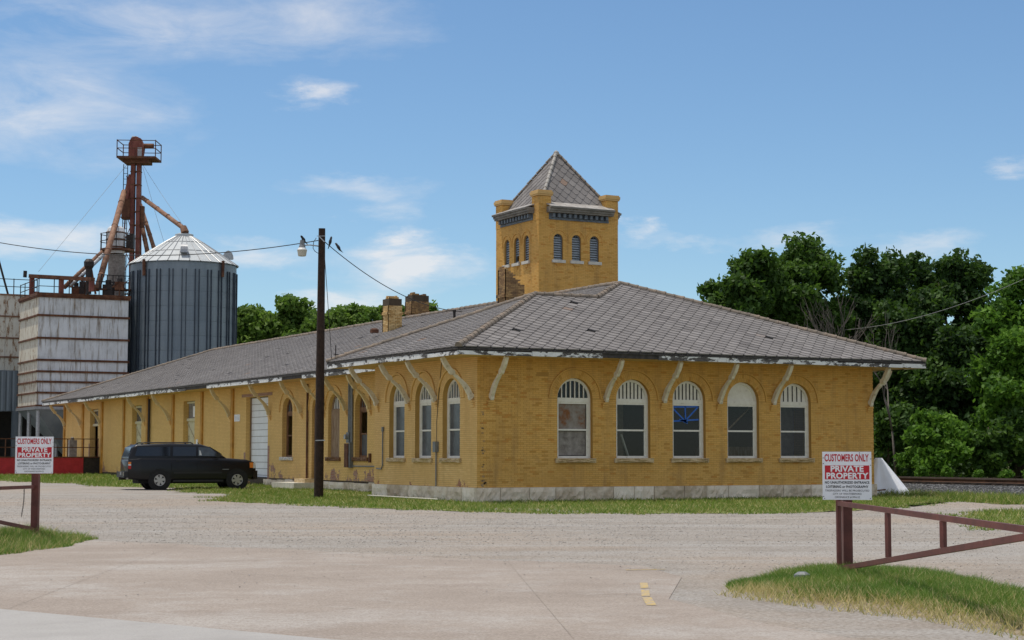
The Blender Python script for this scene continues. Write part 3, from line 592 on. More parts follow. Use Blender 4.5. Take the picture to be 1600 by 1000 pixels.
def foundations():
    core = MB(); core.box((.0, .0, -.3), (HW, .2, ZF - .004)); core.box((.0, .2, -.3), (.2, HL, ZF - .004)); core.box((XF, HL, -.3), (XF + .2, FE, ZF - .004)); core.box((HW - .2, .2, -.3), (HW, FE, ZF - .004)); core.box((XF + .2, FE - .2, -.3), (HW - .2, FE, ZF - .004)); core.box((.2, HL - .2, -.3), (XF, HL, ZF - .004))
    base = core.build('foundation', 'dark_chimney_brick_mortar', DEPOT)
    u = -.09; k = 0; rs = random.Random(3)
    while u < HW + .05:
        w = rs.uniform(.78, 1.3); e = min(u + w, HW + .09)
        if HW + .09 - e < .45: e = HW + .09
        stone(FA, u, e - .022, -.25, ZF, .07, k, 'foundation_stone', 'foundation_stone', base); u = e; k += 1
        if e >= HW + .08: break
    u = -.04
    while u < HL:
        w = rs.uniform(.75, 1.15); e = min(u + w, HL + .06)
        if HL + .06 - e < .4: e = HL + .06
        stone(FB, u + (.0 if u > 0 else .0), e - .022, -.25, ZF, .07, 50 + k, 'foundation_stone', 'foundation_stone', base); u = e; k += 1
        if e >= HL + .05: break
    u = HL + .1
    while u < 24.6:
        w = rs.uniform(.55, 1.0); stone(FF, u, u + w - .02, -.2, .40 + rs.uniform(-.03, .03), .05, 90 + k, 'foundation_stone', 'foundation_stone', base); u += w; k += 1
foundations()

# windows --------------------------------------------------------------
def sash_window(F, uc, parent, r=RW, zb=ZS, zs=SPR, mat='window_paint', fan='bars', glass=('glass', 'glass'), name='window', rec=.14, sill='sill_stone', tilt=0.0, bars=6, width=1.0):
    """arched box-frame sash: outer frame, transom, fanlight with upright bars, two sashes, stone sill"""
    d0, d1 = rec, rec + .07; fr = MB(); r2 = r - .085
    o, i = [(uc - r, zb)] + arc(uc, zs, r - .002) + [(uc + r, zb)], [(uc - r2, zb)] + arc(uc, zs, r2) + [(uc + r2, zb)]
    for k in range(len(o) - 1):
        P = (o[k], o[k + 1], i[k + 1], i[k]); fr.add([F(u, z, d0) for u, z in P] + [F(u, z, d1) for u, z in P], [(0, 1, 2, 3), (0, 1, 5, 4), (3, 2, 6, 7), (4, 5, 6, 7)])
    w = fr.build(name, mat, DEPOT)
    m = MB(); fbox(m, F, uc - r2, uc + r2, zs - .12, zs + .02, d0 - .01, d1); m.build('transom', mat, w)
    m = MB(); fbox(m, F, uc - r2, uc + r2, zb, zb + .075, d0 - .012, d1); m.build('bottom_rail', mat, w)
    zm = zb + (zs - .12 - zb) * .505
    m = MB(); fbox(m, F, uc - r2, uc + r2, zm - .028, zm + .028, d0 + .012, d1); m.build('meeting_rail', mat, w)
    a, b = uc - r2, uc + r2
    for q in ((a, a + .055, zb + .075, zm - .028, d0 + .03, d1), (b - .055, b, zb + .075, zm - .028, d0 + .03, d1), (a, a + .05, zm + .028, zs - .12, d0 + .015, d1 - .01), (b - .05, b, zm + .028, zs - .12, d0 + .015, d1 - .01)):
        s = MB(); fbox(s, F, *q); s.build('sash_stile', mat, w)
    s = MB(); fbox(s, F, a + .05, b - .05, zs - .18, zs - .121, d0 + .015, d1 - .01); s.build('sash_rail', mat, w)
    dg = d0 + .05
    for za, zc, g in ((zb + .075, zm - .028, glass[0]), (zm + .028, zs - .18, glass[1])):
        if g: p = MB(); p.poly([F(a + .05, za, dg), F(b - .05, za, dg), F(b - .05, zc, dg), F(a + .05, zc, dg)]); p.build('pane', g, w)
    top = arc(uc, zs, r2 + .002)
    if fan in ('bars', 'barred_glass', 'dark'):
        p = MB(); p.poly([F(u, z + (.02 if k in (0, len(top) - 1) else 0), dg) for k, (u, z) in enumerate(top)]); p.build('fanlight_pane', {'bars': 'window_paint', 'barred_glass': 'glass', 'dark': 'dusty_glass'}[fan], w)
        for k in range(bars):
            u = uc - r2 + 2 * r2 * (k + 1) / (bars + 1); h = math.sqrt(max(0, r2 * r2 - (u - uc) ** 2)); q = MB(); fbox(q, F, u - .018, u + .018, zs + .02, zs + h, d0 + .01 if fan != 'bars' else d0 + .03, dg - .003); q.build('fanlight_bar', mat if fan != 'bars' else ('window_paint' if fan == 'barred_glass' else 'bare_board'), w)
    elif fan == 'panel': p = MB(); p.poly([F(u, z + (.02 if k in (0, len(top) - 1) else 0), dg) for k, (u, z) in enumerate(top)]); p.build('fanlight_panel', mat, w)
    sl_ = stone(Frame(F.o, F.u, F.d), uc - .76 * width, uc + .76 * width, zb - .15, zb, .075, int(uc * 1000), sill, 'sill', w)
    return w
def front_windows():
    W1 = sash_window(FA, WA[0], WALL_A, fan='barred_glass', glass=(None, None), bars=6)
    F = FA; a, b = WA[0] - .53, WA[0] + .53
    m = MB(); fbox(m, F, a, b, 1.5, 2.29, .24, .255); m.build('boarded_panel', 'grimy_panel', W1); m = MB(); fbox(m, F, a, b, 2.35, 3.19, .23, .245); m.build('boarded_panel', 'rusty_panel', W1)
    W2 = sash_window(FA, WA[1], WALL_A, fan='bars', bars=7)
    m = MB(); m.box((6.05, 1.6, .5), (6.45, 1.7, 4.5)); m.build('interior_post', 'room_plaster', W2); m = MB(); m.bar((5.75, .6, 2.2), (6.1, .7, 1.45), .05); m.build('leaning_stick', 'window_paint', W2)
    W3 = sash_window(FA, WA[2], WALL_A, fan='bars', bars=7)
    for p, q in (((-.52, 3.14), (.52, 3.17)), ((-.52, 2.66), (.52, 2.72)), ((-.04, 3.17), (-.02, 2.6)), ((.53, 3.19), (-.1, 2.62)), ((-.52, 3.08), (.05, 2.58)), ((-.28, 2.72), (.06, 2.62))):
        t = MB(); a, b = Vector(p), Vector(q); n = (b - a).normalized(); n = Vector((-n.y, n.x)) * .026
        t.poly([F(WA[2] + v.x, v.y, .182) for v in (a - n, b - n, b + n, a + n)]); t.build('blue_tape_strip', 'blue_tape', W3)
    W4 = sash_window(FA, WA[3], WALL_A, fan='panel'); m = MB(); m.bar((WA[3] - .35, .6, 2.3), (WA[3] + .75, .62, 3.2), .05); m.build('leaning_stick', 'weathered_board', W4)
    m = MB(); m.box((WA[3] - .6, 1.5, .5), (WA[3] + 1.5, 2.1, 1.8)); m.build('interior_counter', 'weathered_board', W4)
    W5 = sash_window(FA, WA[4], WALL_A, fan='bars', bars=5); m = MB(); m.box((WA[4] + .25, 1.3, .5), (WA[4] + .9, 1.4, 3.9)); m.build('interior_panel', 'grey_box', W5)
    for u in WB: sash_window(FB, u, WALL_B, r=RW - .02, fan='dark', glass=('dusty_glass', 'dusty_glass'), bars=5, rec=.16)
front_windows()

# brackets, eaves ------------------------------------------------------
def bracket(F, u, parent, mat, reach=1.12, corbel=True, z0=3.32, ztop=4.62, cmat='buff_brick'):
    """turned S-curved eave strut standing on a stepped brick corbel"""
    L = Vector((-reach, ztop - z0)); n = Vector((L.y, -L.x)).normalized() * -1; m = MB(); t0 = []; t1 = []
    for k in range(25):
        t = k / 24; p = Vector((-.06, z0)).lerp(Vector((-reach, ztop)), t); bow = -.02 * math.sin(math.pi * t) - .055 * math.sin(2 * math.pi * t)
        w = .062 + .018 * math.sin(3 * math.pi * t) - (.03 if .55 < t < .62 else 0) + (.03 if .62 <= t < .67 else 0) + (.035 if t < .06 else 0)
        c = p + n * bow; t0.append(c - n * w); t1.append(c + n * w)
    pts = t0 + t1[::-1]; hw = .06
    for k in range(24):
        P = (t0[k], t0[k + 1], t1[k + 1], t1[k]); vs = [F(u - hw, q.y, q.x) for q in P] + [F(u + hw, q.y, q.x) for q in P]
        f = [(0, 1, 2, 3), (4, 7, 6, 5), (0, 4, 5, 1), (2, 6, 7, 3)]
        if k == 0: f.append((0, 3, 7, 4))
        if k == 23: f.append((1, 5, 6, 2))
        m.add(vs, f)
    o = m.build('eave_bracket', mat, DEPOT)
    if corbel:
        c = MB()
        for q in range(3): fbox(c, F, u - .115, u + .115, z0 - .27 + q * .07, z0 - .21 + q * .07, -.05 - q * .03, .0, tone())
        c.build('corbel', cmat, o)
    return o
for u in (.47, 4.76, 7.06, 9.34, 11.62, 15.93): bracket(FA, u, WALL_A, 'bracket_paint')
for u in (.28, 3.0, 5.2, 7.89): bracket(FB, u, WALL_B, 'bracket_paint', cmat='painted_brick')
bracket(Frame((HW, 0, 0), (0, 1, 0), (-1, 0, 0)), .35, WALL_A, 'bracket_paint')

EZ0, EZ1, OV = 4.63, 4.87, 1.34
E1, E2, E3 = Vector((-OV, -OV, EZ1)), Vector((HW + OV, -OV, EZ1)), Vector((-OV, 9.5, EZ1))
P1, P2, P3, R2 = Vector((4.61, 4.61, 7.20)), Vector((7.21, 4.61, 7.20)), Vector((9.44, 6.67, 8.01)), Vector((9.44, 55.2, 8.01))
XE = .80; V1, F1, F2 = Vector((XE, 9.5, EZ1)), Vector((XE, 63.8, EZ1)), Vector((HW + OV, 63.8, EZ1))
SLOPES = {'front': [E1, E2, P3, P2, P1], 'hip': [E1, P1, E3], 'rear': [E3, P1, P2, V1], 'freight': [V1, P2, P3, R2, F1], 'track': [E2, F2, R2, P3], 'end': [F1, R2, F2]}
def build_roof():
    m = MB()
    for P in SLOPES.values(): m.poly([p - Vector((0, 0, .03)) for p in P])
    # soffit and cut-off under the eaves
    z = EZ0 + .02; m2 = MB()
    m2.poly([(-OV, -OV, z), (HW + OV, -OV, z), (HW + OV, .02, z), (-OV, .02, z)]); m2.poly([(-OV, .02, z), (.02, .02, z), (.02, 9.5, z), (-OV, 9.5, z)]); m2.poly([(.02, HL, z), (XE, HL, z), (XE, 9.5, z), (.02, 9.5, z)])
    m2.poly([(XE, HL, z), (XF + .02, HL, z), (XF + .02, 63.8, z), (XE, 63.8, z)]); m2.poly([(HW, .02, z), (HW + OV, .02, z), (HW + OV, 63.8, z), (HW, 63.8, z)]); m2.poly([(XF, FE, z), (HW, FE, z), (HW, 63.8, z), (XF, 63.8, z)])
    roof = m.build('roof', 'slate_bed', DEPOT, fix=False); m2.build('soffit', 'soffit_boards', roof); return roof
ROOF = build_roof()
def clip2(P, C):
    """clip polygon P by convex counter-clockwise polygon C (2-D tuples)"""
    for i in range(len(C)):
        a, b = C[i - 1], C[i]; ex, ey = b[0] - a[0], b[1] - a[1]; out = []
        side = lambda p: ex * (p[1] - a[1]) - ey * (p[0] - a[0])
        for j in range(len(P)):
            p, q = P[j - 1], P[j]; sp, sq = side(p), side(q)
            if sp >= 0: out.append(p)
            if (sp >= 0) != (sq >= 0): t = sp / (sp - sq); out.append((p[0] + (q[0] - p[0]) * t, p[1] + (q[1] - p[1]) * t))
        P = out
        if len(P) < 3: return []
    return P
def area2(P): return sum(P[i - 1][0] * P[i][1] - P[i][0] * P[i - 1][1] for i in range(len(P))) / 2
def slates(poly, parent, pitch=.46, row=.26, thick=.023, singles=0, tb=0.0, mat='slate', sname='slate', field='slate_courses', only=None, cl=.26):
    """diamond slates, clipped corners, each tilted so its lower tip lies proud"""
    P = [Vector(p) for p in poly]; up = None; n = (P[1] - P[0]).cross(P[2] - P[0]).normalized()
    for k in range(2, len(P)):
        c = (P[1] - P[0]).cross(P[k] - P[0])
        if c.length > .5: n = c.normalized(); break
    if n.z < 0: n = -n
    v = Vector((0, 0, 1)); v = (v - n * n.z).normalized(); u = v.cross(n); o = P[0]
    C = [((p - o).dot(u), (p - o).dot(v)) for p in P]
    if area2(C) < 0: C = C[::-1]
    # slopes here are convex but for the front one, which is cut in two
    parts = [C] if only is None else only(C)
    tiles = []
    u0, u1 = min(c[0] for c in C), max(c[0] for c in C); v0, v1 = min(c[1] for c in C), max(c[1] for c in C)
    j = 0; vc = v0 + row * .35
    while vc < v1 + row:
        uc = u0 + (pitch / 2 if j % 2 else 0)
        while uc < u1 + pitch:
            h = row * 1.0; w = pitch / 2; g = .006
            S = [(uc - w * cl, vc - h + g), (uc + w * cl, vc - h + g), (uc + w - g, vc - h * cl * .4), (uc + w - g, vc + h * .12), (uc + w * .2, vc + h), (uc - w * .2, vc + h), (uc - w + g, vc + h * .12), (uc - w + g, vc - h * cl * .4)]
            for C_ in parts:
                Q = clip2(S, C_)
                if len(Q) >= 3 and abs(area2(Q)) > .004: tiles.append((Q, uc, vc, len(Q) == 8 and abs(area2(Q) - abs(area2(S))) < 1e-5))
            uc += pitch
        vc += row; j += 1
    def shape(mb, Q, uc, vc, tn, base):
        top = []; bot = []
        for a, b in Q:
            lift = .004 + thick * (1.0 - (b - (vc - row)) / (2 * row)) * 1.7
            top.append(base(a, b) + n * lift); bot.append(base(a, b) - n * .01)
        k = len(Q); mb.add(top + bot, [tuple(range(k))] + [(i, k + i, k + (i + 1) % k, (i + 1) % k) for i in range(k)], tn)
    W_ = lambda a, b: o + u * a + v * b
    tiles.sort(key=lambda t: (W_(t[1], t[2]) - CAM).length)
    mb = MB(); left = singles; var = []
    if singles:
        for k in range(14):
            b = MB(); h = row; w = pitch / 2; g = .006; S = [(-w * cl, -h + g), (w * cl, -h + g), (w - g, -h * cl * .4), (w - g, h * .12), (w * .2, h), (-w * .2, h), (-w + g, h * .12), (-w + g, -h * cl * .4)]
            shape(b, S, 0, 0, min(.97, max(0, random.gauss(.5, .16) + tb)) if k else .8, lambda a, c: u * a + v * c); me = b.mesh(sname, (0, 0, 0)); me.materials.append(MAT[mat]); var.append(me)
    for Q, uc, vc, whole in tiles:
        if random.random() < .004 and mb.v: continue
        if whole and left > 0: left -= 1; q = inst(random.choice(var), sname, parent, loc=W_(uc, vc) + v * random.gauss(0, .004)); q.rotation_euler = n * random.gauss(0, .012); continue
        shape(mb, Q, uc, vc, min(.97, max(0, random.gauss(.5, .16) + tb)) if random.random() < .996 else 1.0, W_)
    return mb.build(field, mat, parent, kind='stuff')
def front_split(C):
    return [C2 for C2 in split_front]
# front slope is convex apart from the notch at P2: work it as two convex pieces
def to_uv(P, ref):
    P0 = ref[0]; n = (ref[1] - ref[0]).cross(ref[2] - ref[0]).normalized(); n = n if n.z > 0 else -n; v = Vector((0, 0, 1)); v = (v - n * n.z).normalized(); u = v.cross(n)
    C = [((p - P0).dot(u), (p - P0).dot(v)) for p in P]; return C if area2(C) > 0 else C[::-1]
Q0 = Vector((E1.x + (E2.x - E1.x) * .46, E1.y, E1.z))
split_front = [to_uv([E1, Q0, P2, P1], SLOPES['front']), to_uv([Q0, E2, P3, P2], SLOPES['front'])]
slates(SLOPES['front'], ROOF, singles=220, only=front_split); slates(SLOPES['hip'], ROOF, singles=80)
FV = [V1, P2, P3, R2, F1]; split_fr = [to_uv([V1, P2, Vector((9.44, 55.2, 8.01)), F1], FV), to_uv([P2, P3, R2], FV)]
slates(FV, ROOF, only=lambda C: split_fr); slates(SLOPES['track'], ROOF, pitch=.9, row=.5)
def rolls(a, b, parent, mat='ridge_tile', L=.36, r=.105, name='ridge_tile', lift=.02, cache={}):
    """half-round hip and ridge tiles, each overlapping the next"""
    a, b = Vector(a), Vector(b); d = b - a; n = max(1, int(d.length / L)); d.normalize(); key = (mat, r, L)
    if key not in cache:
        m = MB(); vs = []; K = 8
        for s, (x, rr) in enumerate(((0, r * 1.12), (.08, r * 1.12), (.09, r), (L, r * .96))):
            for i in range(K + 1): an = math.pi * (i / K * 1.16 - .08); vs.append((x, -rr * math.cos(an), rr * math.sin(an)))
        fs = [(s * (K + 1) + i, s * (K + 1) + i + 1, (s + 1) * (K + 1) + i + 1, (s + 1) * (K + 1) + i) for s in range(3) for i in range(K)] + [tuple(range(K, -1, -1)), tuple(range(3 * (K + 1), 4 * (K + 1)))]
        m.add(vs, fs); me = m.mesh(name, (0, 0, 0)); me.materials.append(MAT[mat]); cache[key] = me
    sd = Vector((0, 0, 1)).cross(d).normalized(); up = d.cross(sd)
    for i in range(n):
        p = a + d * (i * (b - a).length / n); t = Matrix((d, sd, up)).transposed().to_4x4(); t = Matrix.Translation(p + up * (lift + random.uniform(-.008, .008))) @ t @ Matrix.Rotation(random.uniform(-.06, .06), 4, 'X') @ Matrix.Rotation(random.uniform(-.02, .02), 4, 'Z')
        inst(cache[key], name, parent, M=t)
for a, b in ((E1, P1), (E3, P1), (P1, P2), (P2, P3), (E2, P3), (R2, P3), (F1, R2)): rolls(a, b, ROOF, L=.36 if (b - a).length < 20 else .45)
def fascia(a, b, out, missing=(), z0=EZ0, z1=EZ1 - .03, mat='peeling_white', seed=1, lo=1.8, hi=3.6):
    """two-member eave board in lengths; dark backing shows where boards are gone"""
    a, b, out = Vector(a), Vector(b), Vector(out); L = (b - a).length; d = (b - a).normalized(); rs = random.Random(seed)
    m = MB(); m.obox(a + Vector((0, 0, z0 + .02)) - out * .05, d * L, out * .02, (0, 0, z1 - z0 - .02)); m.build('eave_backing', 'bare_board', ROOF)
    m = MB(); m.obox(a + Vector((0, 0, z1 - .055)) - out * .03, d * L, out * .045, (0, 0, .05)); m.build('eave_lip', 'bare_board', ROOF)
    u = 0
    while u < L - .05:
        w = rs.uniform(lo, hi); e = min(u + w, L)
        if L - e < .5: e = L
        mid = (u + e) / 2
        if not any(p <= mid <= q for p, q in missing):
            sag = rs.uniform(-.012, .006); h = z1 - z0 - rs.choice((.055, .06, .065, .09))
            m = MB(); m.obox(a + d * u + Vector((0, 0, z0 + sag)) - out * .028, d * (e - u - .012), out * .032, (0, 0, h)); m.build('fascia_board', mat, ROOF)
        u = e
fascia((-OV, -OV, 0), (HW + OV, -OV, 0), (0, -1, 0), missing=((5.0, 8.4),), seed=11)
fascia((-OV, -OV, 0), (-OV, 9.5, 0), (-1, 0, 0), seed=4)
fascia((XE, 8.2, 0), (XE, 63.8, 0), (-1, 0, 0), missing=((22, 25.5), (8.5, 10.8), (38, 39.5)), seed=6)
fascia((HW + OV, -OV, 0), (HW + OV, 63.8, 0), (1, 0, 0), seed=9, lo=5, hi=8)

# freight wing -----------------------------------------------------------
def freight_wall():
    ops = [(14.05, .62, ZS, SPR, True), (16.9, .62, ZS, SPR, True), (18.75, .6, ZF + .02, SPR, True), (22.28, .62, ZS, SPR, True), (26.22, 1.48, ZF - .1, 4.15, False), (36.4, .95, ZF + .05, 4.22, False), (45.95, .95, ZF + .05, 4.22, False), (55.2, .95, ZF + .05, 4.22, False)]
    w = wall_mesh(FF, HL, FE, ZF - .1, ZT, ops, depth=.34).build('freight_wall', 'painted_brick_far', DEPOT)
    for (u, r, zb, zs, ar) in ops[:4]:
        m = MB(); hood(m, FF, u, SPR, .93, .985, .045); m.build('hood_mould', 'painted_brick_far', w)
    for u in (29.52, 34.19, 39.01, 43.71, 48.46, 53.21, 57.74, 62.42):
        m = MB(); fbox(m, FF, u - .15, u + .15, ZF - .1, 4.6, -.09, .0); m.build('pilaster', 'pilaster_paint', w)
    sash_window(FF, 14.05, w, r=.62, mat='brown_timber', fan='dark', glass=('dusty_glass', 'glass'), bars=4, rec=.2, sill='brown_timber')
    W = sash_window(FF, 16.9, w, r=.62, mat='weathered_board', fan='bars', glass=(None, None), bars=5, rec=.16, sill='brown_timber')
    m = MB(); fbox(m, FF, 16.33, 17.47, ZS + .02, SPR - .02, .12, .15); m.build('boarded_panel', 'weathered_board', W)
    sash_window(FF, 22.28, w, r=.62, mat='brown_timber', fan='dark', glass=('glass', 'glass'), bars=2, rec=.2, sill='pale_stone')
    # arched plank door half hidden by the pole
    d = MB(); P = [(18.15, ZF + .03)] + arc(18.75, SPR, .595) + [(19.35, ZF + .03)]; d.prism([FF(u, z, .12) for u, z in P], FF.d * .05); D = d.build('arched_door', 'brown_timber', DEPOT)
    for k in range(5): q = MB(); fbox(q, FF, 18.2 + k * .23, 18.4 + k * .23, ZF + .06, SPR + .1, .1, .121); q.build('plank', 'brown_timber', D)
    # roll-up door: sections, jambs, lintel
    m = MB(); fbox(m, FF, 24.75, 27.69, .26, 4.14, .30, .33); G = m.build('roll_up_door', 'joint_filler', DEPOT)
    n = 13
    for k in range(n): z0 = .28 + 3.84 * k / n; s = MB(); fbox(s, FF, 24.78, 27.66, z0, z0 + 3.84 / n - .022, .265, .302); s.build('door_section', 'door_white', G)
    s = MB(); fbox(s, FF, 24.9, 24.96, 1.1, 1.3, .24, .266); s.build('latch', 'dark_steel', G)
    for u in (24.68, 27.66): s = MB(); fbox(s, FF, u, u + .07, .26, 4.14, .20, .262); s.build('door_jamb', 'weathered_board', G)
    m = MB(); fbox(m, FF, 24.2, 28.3, 4.16, 4.3, -.012, .01); m.build('lintel', 'red_brick_raw', w)
    for u0, u1, z1 in ((24.50, 24.735, 1.9), (27.705, 27.95, 1.6)): m = MB(); fbox(m, FF, u0, u1, ZF - .08, z1, -.006, .01); m.build('bare_brick_patch', 'red_brick_raw', w)
    # plank doors with transoms
    for u, open_ in ((36.4, False), (45.95, False), (55.2, True)):
        m = MB(); fbox(m, FF, u - .95, u - .86, ZF + .05, 4.2, .2, .34); fbox(m, FF, u - .86, u + .95, 4.1, 4.2, .2, .34); fbox(m, FF, u - .86, u + .95, 3.2, 3.34, .18, .34); fr = m.build('door_frame', 'peeling_cream', DEPOT)
        m = MB(); fbox(m, FF, u - .86, u + .93, 3.34, 4.1, .28, .30); m.build('transom_light', 'grimy_panel' if u < 40 else 'dusty_glass', fr)
        if u < 40: m = MB(); fbox(m, FF, u - .78, u - .05, 3.4, 3.95, .2, .279); m.build('transom_fan_box', 'white_enamel', fr)
        if not open_:
            for k in range(7): a = u - .85 + k * .253; q = MB(); fbox(q, FF, a, a + .243, ZF + .08, 3.2, .255, .285); q.build('plank', 'peeling_cream', fr)
            for (za, zb) in ((.7, 1.9), (1.95, 3.05)): q = MB(); q.bar(FF(u - .8, za, .245), FF(u + .85, zb, .245), .1, .02); q.build('brace', 'peeling_cream', fr)
        else:
            m = MB(); fbox(m, FF, u - .84, u - .79, ZF + .08, 3.2, .35, 1.4); m.build('open_leaf', 'brown_timber', fr)
        for a, b in ((u + .95, u + 1.16), (u - 1.16, u - .95)): m = MB(); fbox(m, FF, a, b, ZF - .05, 1.9 + (u % 3) * .2, -.007, .01); m.build('bare_brick_patch', 'red_brick_raw', w)
    m = MB(); fbox(m, FF, 28.52, 29.28, 3.06, 3.38, -.03, -.006); N_ = m.build('notice_board', 'white_enamel', DEPOT)
    for k in range(4): q = MB(); fbox(q, FF, 28.6, 29.2, 3.12 + k * .06, 3.135 + k * .06, -.0325, -.0305); q.build('notice_line', 'sign_grey', N_)
    m = MB(); fbox(m, FF, 34.85, 35.1, 2.0, 2.25, -.03, -.004); m.build('paper_notice', 'white_enamel', w)
    for u in (13.11, 15.52, 18.0, 20.54, 24.45, 29.92, 39.62, 44.37, 53.61, 58.26, 62.3): bracket(FF, u, w, 'cream_bracket', reach=1.0, cmat='painted_brick')
    # services: meter, conduits, down-pipe
    m = MB(); fbox(m, FF, 14.93, 15.3, 1.0, 1.95, -.2, -.002); m.build('switch_box', 'rust', w)
    m = MB(); fbox(m, FF, 14.82, 14.92, .98, 2.0, -.16, -.002); m.build('switch_box_side', 'grey_box', w)
    m = MB(); fbox(m, FF, 14.98, 15.25, 1.98, 2.4, -.14, -.002); mt = m.build('meter_base', 'grey_box', DEPOT)
    m = MB(); c = FF(15.12, 2.22, -.14); m.tube([c, c - FF.d * .12], .1, 12); m.build('meter_glass', 'galvanised', mt)
    for k, u in enumerate((14.85, 15.02, 15.18)): m = MB(); m.tube([FF(u, 2.38 if k else 1.98, -.06), FF(u, 4.6, -.06)], .035 if k else .05, 8); m.build('conduit', 'grey_box', w)
    m = MB(); m.tube([FF(14.8, 1.05, -.05), FF(8.9, 1.06, -.05)], .025, 8); m.build('conduit', 'grey_box', w)
    m = MB(); fbox(m, FF, 13.0, 13.12, 1.2, 1.55, -.08, 0); m.build('hydrant_pipe', 'rust', w)
    m = MB(); m.tube([FF(19.75, .5, -.06), FF(19.75, 4.5, -.06)], .045, 8); m.build('down_pipe', 'rust', w)
    m = MB(); m.tube([FF(43.2, .5, -.1), FF(43.2, 4.5, -.1)], .07, 8); m.build('down_pipe', 'dark_steel', w)
    m = MB(); m.box((XF - 1.3, 18.0, .1), (XF - .06, 20.6, .34)); m.build('door_step', 'pale_stone', w); m = MB(); m.box((XF - .75, 18.2, .34), (XF - .06, 19.4, .5)); m.build('door_step', 'sill_stone', w)
    return w
FREIGHT = freight_wall()
def side_services():
    m = MB(); m.tube([FB(2.92, .1, -.06), FB(2.92, 1.62, -.06)], .025, 8); m.build('conduit', 'grey_box', DEPOT)
    m = MB(); fbox(m, FB, 2.82, 3.03, 1.6, 1.95, -.14, -.01); m.build('meter_box', 'grey_box', WALL_B)
    m = MB(); m.tube([FB(2.92, 1.95, -.05), FB(2.95, 2.6, -.03), FB(2.85, 3.3, -.02), FB(2.6, 4.62, -.02)], .009, 5); m.build('cable', 'wire_black', WALL_B)
    m = MB(); m.tube([FB(7.9, 1.02, -.05), FB(7.5, 1.0, -.05), FB(7.38, 1.12, -.05), FB(7.37, 2.35, -.05)], .024, 8); p = m.build('conduit', 'grey_box', DEPOT)
    m = MB(); m.tube([FB(7.37, 2.33, -.05), FB(7.37, 2.5, -.05)], .05, 8); m.build('conduit_cap', 'grey_box', p)
side_services()

